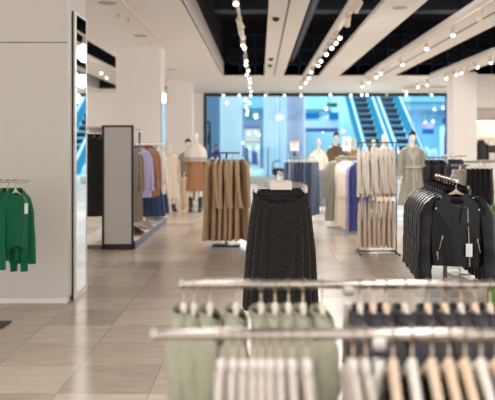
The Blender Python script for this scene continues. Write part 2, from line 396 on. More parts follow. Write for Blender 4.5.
# green exit sign
p = at(332, 105, 42)
t = thing('exit_sign', 'green emergency exit sign hanging over the mall passage', 'sign', p)
b = new(); box(b, (0,0,0), (.62, .08, .25), .01); obj('housing', b, M_black, t)
b = new(); box(b, (0,-.042,0), (.56, .01, .19)); obj('face', b, glow('exit_green', (20,110,74), .35), t)
b = new()   # running figure, arrow and door
box(b, (-.18,-.05,.05), (.03,.006,.03)); box(b, (-.19,-.05,0), (.03,.006,.07), rot=Matrix.Rotation(.3,3,'Y')); box(b, (-.215,-.05,-.05), (.02,.006,.06), rot=Matrix.Rotation(.7,3,'Y')); box(b, (-.165,-.05,-.05), (.02,.006,.06), rot=Matrix.Rotation(-.5,3,'Y'))
box(b, (-.1,-.05,0), (.05,.006,.14)); box(b, (.08,-.05,0), (.16,.006,.02)); box(b, (.18,-.05,.02), (.02,.006,.07), rot=Matrix.Rotation(-.7,3,'Y')); box(b, (.18,-.05,-.02), (.02,.006,.07), rot=Matrix.Rotation(.7,3,'Y'))
obj('pictogram', b, glow('exit_pale', (120,200,160), .4), t)
b = new(); cyl(b, (-.2,0,.12), (-.2,0,1.6), .012); obj('hanger_rod', b, M_dark, t); b = new(); cyl(b, (.2,0,.12), (.2,0,1.6), .012); obj('hanger_rod', b, M_dark, t)
# bright shop past the escalators
struct('wall_shop.001', slab(9.3, 14, 52, 52.2, 0, 3.75), mat('sky_shop_wall', (150,206,230), .6), 'pale blue back wall of the bright shop')
p = at(428, 131.5, 48)
t = thing('display_screen', 'bright blue display screen hanging in the mall past the escalators', 'screen', p)
b = new(); box(b, (0,0,0), (.82,.08,.34), .01); obj('panel', b, glow('screen_blue', (20,110,205), .5), t)
b = new(); box(b, (0,-.01,.38), (.8,.06,.34), .01); obj('header', b, mat('lilac_poster', (186,158,190), .6), t)
b = new(); box(b, (-.22,-.05,.42), (.3,.01,.1)); obj('red_strip', b, M_red, t)
b = new(); cyl(b, (0,0,.5), (0,0,3.75-p.z), .015); obj('rod', b, M_dark, t)
p = at(446, 137, 44)
t = thing('shop_portal', 'dark doorway with a pale rounded surround next to the plain column', 'doorway', (p.x, 44, 0))
b = new(); box(b, (-.15,0,1.3), (.5,.2,2.6), .08); obj('surround', b, M_mcol, t)
b = new(); box(b, (.0,-.12,1.05), (.26,.06,2.1)); obj('opening', b, M_mdark, t)
b = new(); box(b, (.0,-.1,2.95), (.5,.1,.35)); obj('upper_panel', b, M_mdark, t)
for k, (x, y, w_, h_, c, nm) in enumerate([(425,150,.55,.35,(222,226,232),'white'),(433,153,.7,.3,(196,220,236),'pale blue'),(440,152,.3,.5,(226,236,242),'bright white'),(424,143,.35,.22,(206,110,92),'red-topped')]):
    p = at(x, y, 45); b = new(); box(b, (0,0,p.z/2), (w_, .5, p.z), .03)
    t = thing('display_stand', '%s display stand in the bright shop past the escalators' % nm, 'stand', (p.x, 45+.7*k, 0))
    obj('plinth', b, mat('stand_%d' % k, c, .5), t)
    b = new(); box(b, (0,0,p.z+.1), (w_*.7, .3, .2), .03); obj('goods', b, mat('goods_%d' % k, (236,240,244) if k != 3 else (220,120,100), .5), t)

# person in dark clothes passing behind the dress rack
def skin_mesh(name, verts, edges, radii, m, sub=1):
    me = bpy.data.meshes.new(name); me.from_pydata(verts, edges, [])
    o = bpy.data.objects.new(name, me); C.objects.link(o)
    md = o.modifiers.new('s', 'SKIN')
    for i, v in enumerate(me.skin_vertices[0].data):
        r = radii[i]; v.radius = r if isinstance(r, tuple) else (r, r); v.use_root = (i == 0)
    sb = o.modifiers.new('u', 'SUBSURF'); sb.levels = sub; sb.render_levels = sub
    dg = bpy.context.evaluated_depsgraph_get(); dg.update()
    out = bpy.data.meshes.new_from_object(o.evaluated_get(dg))
    bpy.data.objects.remove(o); bpy.data.meshes.remove(me)
    for p in out.polygons: p.use_smooth = True
    out.materials.clear(); out.materials.append(m); out.name = name
    return out
def body_mesh(name, m, ht=1.8, arms=None, stride=0.0):
    """one continuous figure, facing -Y"""
    s = ht/1.8; V = []; E = []; R = []
    def add(p, r, par=None):
        V.append(tuple(s*c for c in p)); R.append(tuple(s*q for q in r) if isinstance(r, tuple) else s*r)
        if par is not None: E.append((par, len(V)-1))
        return len(V)-1
    pel = add((0,0,.95), (.13,.1)); wa = add((0,0,1.1), (.11,.085), pel); ch = add((0,.01,1.3), (.145,.1), wa); nb = add((0,.01,1.46), (.07,.065), ch)
    nk = add((0,0,1.53), .036, nb); h1 = add((0,-.02,1.59), (.048,.06), nk); h2 = add((0,-.01,1.675), (.078,.1), h1); h3 = add((0,.0,1.75), (.058,.072), h2)
    add((0,-.115,1.635), .012, h1)        # nose
    for sx in (-1, 1):
        sh = add((sx*.165,.01,1.42), .05, ch)
        el, wr = (arms or {}).get(sx, ((.215,.02,1.15), (.23,-.05,.91)))
        e = add((sx*el[0], el[1], el[2]), .038, sh); w_ = add((sx*wr[0], wr[1], wr[2]), (.024,.028), e)
        d = (Vector(wr)-Vector(el)).normalized()
        pc = Vector(wr)+d*.06; pm = add((sx*pc.x, pc.y, pc.z), (.018,.036), w_)
        for q, ln in ((-.03,.07),(-.01,.085),(.01,.08),(.03,.062)):
            f = pc+d*.03+Vector((0,q,0)); f1 = add((sx*f.x, f.y, f.z), .0095, pm); g = f+d*ln*.5+Vector((-.004,0,0)); f2 = add((sx*g.x, g.y, g.z), .009, f1); g = f+d*ln+Vector((-.016,0,0)); add((sx*g.x, g.y, g.z), .007, f2)
        g = Vector(wr)+d*.035+Vector((-.01,-.04,0)); f1 = add((sx*g.x, g.y, g.z), .011, w_); g = g+d*.045+Vector((-.004,-.012,0)); add((sx*g.x, g.y, g.z), .009, f1)
        st = stride*sx
        hp = add((sx*.09,0,.88), .085, pel); kn = add((sx*.1,-.02-st*.6,.5), .056, hp); cf = add((sx*.1,.01-st*.8,.33), .05, kn); an = add((sx*.1,.03-st,.09), .034, cf)
        add((sx*.105,.05-st,.035), .03, an); add((sx*.115,-.1-st,.03), (.035,.024), an)
    return skin_mesh(name, V, E, R, m)
M_skin = mat('skin', (196,150,124), .55, bump=.02); M_hair = mat('black_hair', (26,22,24), .5, kind='rib', scale=60, bump=.3); M_navy = fabric('navy_coat_cloth', (30,34,52))
# ------------------------------------------------------------------ hangers
def hook_bm(rail_r, drop=.075):
    b = new(); R = rail_r+.004
    pts = [(R*math.cos(a), 0, R*math.sin(a)) for a in [math.radians(200-i*18) for i in range(13)]]   # over the rail
    pts += [(.004,0,-R-.008),(0,0,-R-.02),(0,0,-drop)]
    tube(b, pts, .0027, 8); return b
def make_hanger(key):
    style, rr = key
    if style in ('clip', 'clipw'):
        t = thing('clip_hanger', '', 'hanger'); obj('hook', hook_bm(rr, .06), M_chrome, t)
        hw = .18 if style == 'clip' else .14
        b = new(); cyl(b, (-hw,0,-.085), (hw,0,-.085), .0035, n=8); cyl(b, (-hw*.9,0,-.07), (hw*.9,0,-.07), .0025, n=8)
        obj('bar', b, M_chrome, t)
        b = new(); box(b, (0,0,-.078), (.15 if style == 'clip' else .05,.012,.05), .004); obj('centre_block', b, M_cream, t)
        for s in (-1, 1):
            b = new(); box(b, (s*hw*.95, -.005, -.103), (.018,.004,.045), .0015); box(b, (s*hw*.95, .005, -.103), (.018,.004,.045), .0015); cyl(b, (s*hw*.95-.011,0,-.088), (s*hw*.95+.011,0,-.088), .006, n=10)
            obj('clip', b, M_cream, t)
        return t
    t = thing('clothes_hanger', '', 'hanger'); obj('hook', hook_bm(rr), M_hook, t)
    broad = style.startswith('broad'); small = style.startswith('small'); style = style.replace('broad_', '').replace('small_', '')
    m = {'wood': M_wood, 'white': M_white, 'cream': M_cream, 'oak': M_wood2}[style]
    b = new(); rg = []
    n = 17
    for i in range(n):
        u = -1+2*i/(n-1); x = (.2 if broad else .105 if small else .155)*u
        z = -.084-(.085 if broad else .068)*abs(u)**1.25+(.008 if abs(u) < .1 else 0)
        g = math.exp(-(u/.13)**2); th = .0065+.006*g; hh = .008+.013*g
        if broad: th = .0135-.004*abs(u); hh = .023-.011*abs(u)
        rg.append([Vector((x, th*math.cos(a), z+hh*math.sin(a))) for a in [2*PI*k/10 for k in range(10)]])
    loft(b, rg, True, True); obj('shoulder_bar', b, m, t)
    b = new(); cyl(b, (0,0,-.076), (0,0,-.062), .006, n=10); obj('collar_ring', b, M_chrome, t)
    return t
HANGERS = Kind(make_hanger)

# ------------------------------------------------------------------ garments
def prof_at(P, z):
    for a, b in zip(P, P[1:]):
        if z >= b[0]:
            t = (a[0]-z)/max(a[0]-b[0], 1e-6); t = max(0, min(1, t)); return [a[i]+(b[i]-a[i])*t for i in range(4)]
    return list(P[-1])
EXP = .75
def surf_y(P, x, z):
    hw, hd = prof_at(P, z)[1:3]; q = min(abs(x)/hw, .98)
    return -hd*(1-q**(2/EXP))**(EXP/2)
def loft_body(P, n=48, rows=26, nf=9, amp=.012, seed=0, drop=0.0, drop_rows=.06, bottom_wave=0, two_freq=True):
    rs = random.Random(seed); ph = rs.uniform(0, 6); ph2 = rs.uniform(0, 6); ph3 = rs.uniform(0,6)
    z0, z1 = P[0][0], P[-1][0]; b = new(); rg = []
    zs = sorted(set([p[0] for p in P[:5]]+[z0+(z1-z0)*i/rows for i in range(rows+1)]), reverse=True)
    for z in zs:
        _, hw, hd, am = prof_at(P, z); r = []
        for i in range(n):
            a = 2*PI*i/n; c, s = math.cos(a), math.sin(a)
            x = hw*math.copysign(abs(c)**EXP, c); y = hd*math.copysign(abs(s)**EXP, s)
            k = amp*am*(math.sin(nf*a+ph+1.2*math.sin(3*z+ph2))+(.5*math.sin((nf*2-1)*a+ph2-2*z) if two_freq else 0))
            wgt = max(0, 1-(z0-z)/drop_rows) if drop else 0
            zz = z-drop*max(0, -s)**.7*wgt-(.03*drop/.05 if False else 0)
            if bottom_wave: zz += bottom_wave*((z0-z)/(z0-z1))**3*math.sin(3*a+ph3)
            r.append(Vector((x+.3*k*c, y+k*s+.25*k, zz)))
        rg.append(r)
    loft(b, rg); return b
def sleeve_bm(s, sh, zn, ln, r0, r1, depth, seed, bend=-.02, out=.035):
    rs = random.Random(seed+s*7); b = new(); rg = []
    ang = rs.uniform(-.01, .01)
    m = 16
    hs = [0, .004, .012, .025, .045, .07]+[.07+(.93)*(k+1)/(m) for k in range(m)]
    ks = [.12, .45, .72, .9, .98, 1.0]+[1.0]*m
    for u, dm in zip(hs, ks):
        x = s*(sh*.84+.5*out*min(1, u*4)+out*.5*min(1, u*1.5)); y = bend*u*u*2+ang*u*3; z = zn-.05-ln*u
        r = (r0+(r1-r0)*u)*dm
        rx = r*(1-.3*max(0, 1-u*5)); ry = min(r*.95, depth*1.05*dm)
        w = (.004*math.sin(9*u+seed)+.003*math.sin(23*u+seed*2)+.003*math.sin(41*u+seed))*min(1, u*6)
        rg.append([Vector((x+(rx+w*math.cos(2*k+seed))*math.cos(k), y+(ry+w)*math.sin(k), z-.03*math.cos(k)*s*dm*max(0, 1-u*4))) for k in [2*PI*q/18 for q in range(18)]])
    loft(b, rg, True, False)
    return b
def collar_bm(w, d, z, h, flare=1.15, drop=.02, n=28):
    b = new(); rg = []
    for (k, zz) in ((1.0, z-.004), (1.03, z+h*.6), (flare*.98, z+h), (flare*1.05, z+h*.9), (flare*1.06, z+h*.2), (1.12, z-.006)):
        rg.append([Vector((w*k*math.cos(a), d*k*math.sin(a), zz-drop*max(0, -math.sin(a)))) for a in [2*PI*i/n for i in range(n)]])
    loft(b, rg+[rg[0]]); bmesh.ops.remove_doubles(b, verts=b.verts[:], dist=1e-5)
    return b
def conform(P, pts, off, dn=0): return [Vector((x, surf_y(P, x, z)-off, z)) for x, z in pts]
def band(P, pts, off, th, w=None):
    """strip following (x, z, halfwidth) down the front"""
    b = new(); A = []; B = []
    for x, z, h in pts:
        A.append(Vector((x-h, surf_y(P, x-h, z)-off, z))); B.append(Vector((x+h, surf_y(P, x+h, z)-off, z)))
    dv = Vector((0,-th,0)); rows = [[b.verts.new(a), b.verts.new(c), b.verts.new(c+dv), b.verts.new(a+dv)] for a, c in zip(A, B)]
    for r, q in zip(rows, rows[1:]):
        for i in range(4): b.faces.new((r[i], r[(i+1) % 4], q[(i+1) % 4], q[i]))
    b.faces.new(rows[0]); b.faces.new(rows[-1][::-1])
    return b
def make_top(key, mat_, name, cat, length=.6, sh=.2, waist=None, hem=.22, depth=.05, neck=.07, zn=-.08, nf=8, amp=.008, nd=.75, sleeve=.55, sr=(.055,.042), drop=.05,
             collar=None, extras=(), seed=1, trim=None, hemdepth=None, out=.035, cuff=False, bottom_wave=0, belt=None, amp0=.1, lower=None):
    t = thing(name, '', cat)
    waist = waist or (sh+hem)/2; hemdepth = hemdepth or depth
    P = [(zn, neck, depth*nd, 0), (zn-.02, neck+.035, depth*max(.8, nd), 0), (zn-.045, sh*.74, depth*.9, 0), (zn-.07, sh*.94, depth*.95, amp0), (zn-.1, sh, depth, amp0*1.5),
         (zn-.28, waist*.98+.0, depth*1.05, .4), (zn-min(.45, length*.7), waist, depth*1.05, .6), (zn-length, hem, hemdepth, 1)]
    P = [p for i, p in enumerate(P) if i == 0 or p[0] < P[i-1][0]-1e-4]
    obj('body', loft_body(P, nf=nf, amp=amp, seed=seed, drop=drop, bottom_wave=bottom_wave), mat_, t)
    if sleeve:
        for s in (-1, 1):
            so = obj('sleeve', sleeve_bm(s, sh, zn, sleeve, sr[0], sr[1], depth*1.25, seed, out=out), mat_, t)
            if cuff:
                b = new(); x = s*(sh*.86+out); z = zn-.055-sleeve
                lathe(b, [(sr[1]*1.04, 0), (sr[1]*1.08, .01), (sr[1]*1.08, .05), (sr[1]*1.02, .06)], (x, -.04, z), 16); obj('cuff', b, trim or mat_, so)
    tm = trim or mat_
    if collar == 'crew': obj('collar', collar_bm(neck, depth*(nd+.03), zn-.006, .016, 1.05, drop), tm, t)
    elif collar == 'high': obj('collar', collar_bm(neck*.95, depth*.85, zn-.006, .045, 1.02, drop*.5), tm, t)
    elif collar == 'shirt':
        obj('collar', collar_bm(neck*.95, depth*(nd+.07), zn-.008, .038, 1.2, drop*.7), tm, t)
    elif collar == 'coat': obj('collar', collar_bm(neck*1.05, depth*(nd+.2), zn-.012, .05, 1.28, drop), tm, t)
    if 'lapel' in extras:
        for s in (-1, 1):
            pts = [(s*.055, zn-.0), (s*.105, zn-.085), (s*.075, zn-.10), (s*.115, zn-.125), (s*.012, zn-.30), (s*.004, zn-.22), (s*.03, zn-.09)]
            b = new(); q = conform(P, [(x, z) for x, z in pts], .008)
            if s < 0: q = q[::-1]
            poly_slab(b, q, .006); bmesh.ops.triangulate(b, faces=b.faces[:]); obj('lapel', b, tm, t)
    if 'placket' in extras:
        zz = [zn-drop-.03-(length-drop-.05)*i/12 for i in range(13)]
        pk = obj('placket', band(P, [(0, z, .016) for z in zz], .004+amp*.5, .004), tm, t)
        for i in range(1, 7):
            b = new(); z = zn-drop-.04-(length-.1)*i/7; y = surf_y(P, 0, z)-.012-amp*.5
            cyl(b, (0, y, z), (0, y-.004, z), .0065, n=12); obj('button', b, M_cream, pk)
    if 'buttons' in extras:
        for i in range(3):
            b = new(); z = zn-.3-.12*i; y = surf_y(P, 0, z)-.008-amp
            cyl(b, (0, y, z), (0, y-.006, z), .012, n=14); obj('button', b, M_bronze, t)
    if 'pockets' in extras:
        for s in (-1, 1):
            obj('pocket', band(P, [(s*.12, zn-length*.62, .05), (s*.12, zn-length*.62-.045, .05)], .006+amp, .005), tm, t)
    if belt:
        z = zn-belt; hw, hd = prof_at(P, z)[1:3]; b = new(); rg = []
        for zz, k in ((z+.022, 1.02), (z+.022, 1.05), (z-.022, 1.05), (z-.022, 1.02)):
            rg.append([Vector(((hw+.006)*k*math.copysign(abs(math.cos(a))**EXP, math.cos(a)), (hd+amp)*k*1.06*math.copysign(abs(math.sin(a))**EXP, math.sin(a)), zz)) for a in [2*PI*i/36 for i in range(36)]])
        loft(b, rg+[rg[0]]); bmesh.ops.remove_doubles(b, verts=b.verts[:], dist=1e-5); bo = obj('belt', b, tm, t)
        b = new(); box(b, (.02, -hd*1.12-amp-.012, z), (.05, .014, .06), .006); tube(b, [(.03,-hd*1.12-amp-.015,z-.02),(.05,-hd*1.15-amp-.02,z-.14),(.045,-hd*1.12-amp-.02,z-.28)], .012, 8); obj('belt_knot', b, tm, bo)
    if 'tag' in extras:
        b = new(); y = -depth*1.4-.03
        box(b, (.03, y, zn-.16), (.035, .003, .09), .001); tg = obj('price_tag', b, M_card, t)
        b = new(); tube(b, [(.03, y, zn-.115), (.03, y+.004, zn-.09), (.028, y+.03, zn-.06)], .0012, 5); obj('string', b, M_card, tg)
    return t, P
def make_bottom(key, mat_, name, cat, length=.95, w=.19, hem=.11, depth=.04, nf=5, amp=.008, seed=1, zn=-.1, skirt=False, hem_w=None, notch=0, pleats=0, tight=1):
    t = thing(name, '', cat)
    if skirt:
        P = [(zn, w, depth*.7, 0), (zn-.045, w*1.01, depth*.72, 0), (zn-.06, w*1.03, depth*.9, .25), (zn-.15, w+(hem_w-w)*.3, depth*1.1, .7), (zn-length*.5, w+(hem_w-w)*.68, depth*1.3, 1), (zn-length, hem_w, depth*1.5, 1.25)]
        obj('body', loft_body(P, n=pleats*8 if pleats else 56, rows=24, nf=pleats or nf, amp=amp, seed=seed, drop=notch, drop_rows=.12, two_freq=not pleats), mat_, t)
        b = new(); rg = []
        n = 64
        for k, z in ((1.0, zn-.045), (1.03, zn-.045), (1.03, zn), (.985, zn)):
            rg.append([Vector((w*k*math.copysign(abs(math.cos(a))**EXP, math.cos(a)), depth*.74*k*math.copysign(abs(math.sin(a))**EXP, math.sin(a)), z-notch*(max(0, -math.sin(a))**2.2))) for a in [2*PI*i/n for i in range(n)]])
        loft(b, rg+[rg[0]]); bmesh.ops.remove_doubles(b, verts=b.verts[:], dist=1e-5); obj('waistband', b, mat_, t)
        return t, P
    P = [(zn, w, depth*.7, 0), (zn-.04, w*1.02, depth*.75, 0), (zn-.2, w*1.12, depth, .3), (zn-.27, w*1.12, depth, .3)]
    obj('hips', loft_body(P, rows=8, nf=nf, amp=amp, seed=seed), mat_, t)
    for s in (-1, 1):
        b = new(); rg = []; m = 16
        for i in range(m+1):
            u = i/m; z = zn-.24-(length-.24)*u; cx = s*(w*.56+.01*u); hw = w*.56+(hem-w*.56)*u; hd = depth*(1-.1*u)
            rg.append([Vector((cx+(hw+amp*.6*math.sin(3*k+7*u+seed))*math.cos(k), (hd+amp*math.sin(5*k+6*u+seed*s))*math.sin(k), z)) for k in [2*PI*q/20 for q in range(20)]])
        loft(b, rg, True, False); obj('leg', b, mat_, t)
    b = new(); rg = []
    for k, z in ((1.0, zn-.04), (1.03, zn-.04), (1.03, zn), (.99, zn)):
        rg.append([Vector((w*k*math.copysign(abs(math.cos(a))**EXP, math.cos(a)), depth*.75*k*math.copysign(abs(math.sin(a))**EXP, math.sin(a)), z)) for a in [2*PI*i/36 for i in range(36)]])
    loft(b, rg+[rg[0]]); bmesh.ops.remove_doubles(b, verts=b.verts[:], dist=1e-5); obj('waistband', b, mat_, t)
    return t, P

F_sage = fabric('sage_knit_wool', (168,168,146), 'knit', 160, .35)
F_char = fabric('charcoal_cloth', (66,64,68), 'weave', 120, .2)
F_wht  = fabric('ivory_rib_knit', (222,212,202), 'rib', 90, .3)
F_dbrn = fabric('dark_taupe_cloth', (88,76,70), 'weave', 120, .2)
F_green= fabric('emerald_knit', (0,104,68), 'rib', 70, .4)
F_tan  = fabric('tan_cotton', (182,152,120), 'weave', 100, .2, var=.08)
F_denim= fabric('blue_denim', (84,98,122), 'weave', 150, .3, var=.18)
F_denim2=fabric('dark_denim', (58,68,90), 'weave', 150, .3, var=.18)
F_denim3=fabric('pale_denim', (126,138,156), 'weave', 150, .3, var=.18)
F_cream= fabric('cream_blouse_cloth', (246,236,224), 'weave', 100, .2)
F_beige= fabric('sand_cloth', (232,214,196), 'weave', 100, .2)
F_grey = fabric('sage_grey_cloth', (146,144,130), 'weave', 100, .2)
F_lav  = fabric('lavender_cotton', (184,178,222), 'weave', 100, .15)
F_navy = fabric('royal_navy_cloth', (48,56,110), 'weave', 100, .15)
F_blk  = fabric('black_cloth', (32,30,32), 'weave', 120, .2)
F_peach= fabric('peach_cotton', (238,204,182), 'weave', 100, .15)
F_taupe= fabric('taupe_wool', (148,134,120), 'weave', 100, .2)
F_brown= fabric('camel_wool', (158,114,84), 'weave', 100, .2)
F_shirt= fabric('white_cotton', (228,224,222), 'weave', 100, .15)
F_blueskirt = fabric('indigo_denim', (54,70,104), 'weave', 150, .3, var=.15)
F_puff = fabric('black_puffer_shell', (30,31,34), 'weave', 30, .1, rough=.5)
F_lime = fabric('leaf_green_cotton', (104,152,70), 'weave', 100, .15)
F_pleat= fabric('black_zigzag_cloth', (25,23,23), 'weave', 60, .2, rough=.6, sheen=.25)
def leather():
    m = mat('black_leather', (8,8,9), .36, 0, 'grain', 900, .06, .2, .28); return m
F_leather = leather()
def zigzag():
    m = F_pleat; nt = m.node_tree; N = nt.nodes; L = nt.links
    tc = N.new('ShaderNodeTexCoord'); sp = N.new('ShaderNodeSeparateXYZ'); L.new(tc.outputs['Object'], sp.inputs[0])
    def mth(op, a, v=None):
        n = N.new('ShaderNodeMath'); n.operation = op
        for i, q in enumerate((a, v)):
            if q is None: continue
            if isinstance(q, (int, float)): n.inputs[i].default_value = q
            else: L.new(q, n.inputs[i])
        return n.outputs[0]
    z = mth('PINGPONG', mth('MULTIPLY', sp.outputs['X'], 40), 1.0)
    h = mth('PINGPONG', mth('ADD', mth('MULTIPLY', sp.outputs['Z'], 55), mth('MULTIPLY', z, 1.0)), 1.0)
    bp = [n for n in N if n.type == 'BUMP'][0]
    bp.inputs['Strength'].default_value = .8; bp.inputs['Distance'].default_value = .008; L.new(h, bp.inputs['Height'])
zigzag()
def T(mat_, name, cat, **kw):
    return Kind(lambda key: make_top(key, mat_, name, cat, **dict(kw, seed=kw.get('seed', 1)+(key if isinstance(key, int) else 0)))[0])
def B(mat_, name, cat, **kw):
    return Kind(lambda key: make_bottom(key, mat_, name, cat, **dict(kw, seed=kw.get('seed', 1)+(key if isinstance(key, int) else 0)))[0])

def hang(kind, key, p, yaw, label, hlabel, hkey, group=None, scale=None):
    kind.put(key, p, yaw, label, group, scale)
    if hkey: HANGERS.put(hkey, p, yaw, hlabel, (group+' - hangers') if group else None)

# ------------------------------------------------------------------ front double rack
RA, RB, RZ = 2.23, 1.65, 1.1
t = thing('clothes_rack', 'double-railed chrome clothes rack nearest the camera, holding sage sweaters and charcoal jackets', 'clothes rack', (.28, (RA+RB)/2, 0))
for y in (RA, RB):
    dy = y-(RA+RB)/2
    b = new(); cyl(b, (-.53, dy, RZ), (.56, dy, RZ), .0135, n=32); rl = obj('rail', b, M_rail, t)
    for s in (-.53, .56):
        b = new(); cyl(b, (s-.004, dy, RZ), (s+.004, dy, RZ), .0155, n=24); obj('end_cap', b, M_chrome, rl)
    b = new(); box(b, (.0, dy, RZ/2-.03), (.024, .018, RZ-.06), .003); obj('post', b, M_steel, t)
    b = new(); box(b, (0, dy, RZ-.02), (.03, .03, .03), .004); obj('bracket', b, M_chrome, t)
b = new(); box(b, (0, 0, .012), (.5, .95, .024), .005); obj('base_plate', b, M_steel, t)
b = new(); box(b, (0, 0, .3), (.02, RA-RB, .02), .003); obj('cross_bar', b, M_steel, t)

sage = T(F_sage, 'sweater', 'sweater', length=.56, sh=.205, hem=.22, depth=.034, nd=1.0, neck=.075, zn=-.086, sleeve=.52, sr=(.04,.034), drop=.035, collar='crew', nf=6, amp=.006, seed=3)
S_px = [183.6,194,210,236,261,275,288.5,303,322]
for i, x in enumerate(S_px):
    p = (wx(x, RA), RA, RZ)
    nm = 'sage green knit sweater on the far front rail, %s from the rail end' % ORD[i] if i else 'sage green knit sweater nearest the free end of the far front rail'
    hang(sage, i % 3, p, PI/2, nm, 'pale hanger in the %s sage sweater from the rail end' % ORD[i], ('cream', .0135), 'sage sweaters on the front rack')
char = T(F_char, 'jacket', 'jacket', length=.66, sh=.215, hem=.225, depth=.033, nd=1.0, neck=.075, zn=-.086, sleeve=.58, sr=(.038,.034), drop=.05, collar='crew', nf=5, amp=.006, seed=13, extras=('placket',))
C_px = [360,373,386,405,428,445,461,475,490,505]
for i, x in enumerate(C_px):
    hang(char, i % 3, (wx(x, RA), RA, RZ), PI/2+(.06 if i % 2 else -.04), 'charcoal grey jacket on the far front rail, %s after the rack post' % ORD[i], 'pale wooden hanger in the %s charcoal jacket after the rack post' % ORD[i], ('wood' if i % 3 else 'cream', .0135), 'charcoal jackets on the front rack')
white = T(F_wht, 'knit_top', 'top', length=.58, sh=.19, hem=.2, depth=.0145, nd=.9, neck=.065, zn=-.082, sleeve=.22, sr=(.015,.015), drop=.02, collar='crew', nf=4, amp=.003, seed=23)
W_px = [221,233,243.5,253,261.5,270,280,292,307,353,366]
for i, x in enumerate(W_px):
    w = ('ivory knit top on the nearest rail, %s from the rail end' % ORD[i]) if i < 9 else 'ivory knit top hanging %s the post on the nearest rail' % ('just before' if i == 10 else 'second before')
    hang(white, i % 2, (wx(x, RB), RB, RZ), PI/2, w, 'white hanger inside the %s ivory knit top' % ORD[i], ('white', .0135), 'ivory tops on the front rack')
dk = T(F_dbrn, 'dress', 'dress', length=.9, sh=.17, hem=.24, depth=.03, neck=.13, zn=-.135, sleeve=0, drop=.03, nf=7, amp=.01, seed=33)
D_px = [393,412,432,449,465,481,497]
for i, x in enumerate(D_px):
    hang(dk, i % 2, (wx(x, RB), RB, RZ), PI/2-.10, 'dark taupe dress on the nearest rail, %s after the rack post' % ORD[i], '%s hanger bearing the %s dark taupe dress after the rack post' % ('white' if i in (1, 5) else 'pale wooden', ORD[i]), ('broad_white' if i in (1, 5) else 'broad_wood', .0135), 'dark dresses on the nearest rail')

# ------------------------------------------------------------------ black skirt stand
SY = 4.76; SZ = 1.335; sx = wx(281, SY)
t = thing('display_stand', 'slim steel clothes stand carrying the pleated black skirts', 'clothes stand', (sx, SY+.55, 0))
b = new(); cyl(b, (0,0,.012), (0,0,SZ-.02), .016, n=18); obj('post', b, M_steel, t)
b = new(); tube(b, [(0,0,SZ-.05),(0,-.02,SZ-.01),(0,-.06,SZ-.0),(0,-.64,SZ-.0)], .007, 12); ellipsoid(b, (0,-.64,SZ+.004), (.011,.011,.011), 12, 8); obj('arm', b, M_steel, t)
b = new(); cyl(b, (0,0,0), (0,0,.012), .19, n=40); obj('base_plate', b, M_steel, t)
skirt = B(F_pleat, 'skirt', 'skirt', skirt=True, length=.8, w=.183, hem_w=.255, depth=.038, notch=.075, pleats=20, amp=.017, seed=5, zn=-.118)
for i in range(4):
    y = SY+.1*i
    hang(skirt, i % 2, (sx+.006*(-1)**i*(i > 0), y, SZ), .03*i, ['front pleated black maxi skirt facing the aisle on its stand', 'pleated black skirt directly behind the front one', 'pleated black skirt third on the steel stand', 'pleated black skirt deepest on the steel stand'][i],
         'silver clip hanger with pale block holding the %s black skirt' % ORD[i], ('clip', .007), 'pleated black skirts')
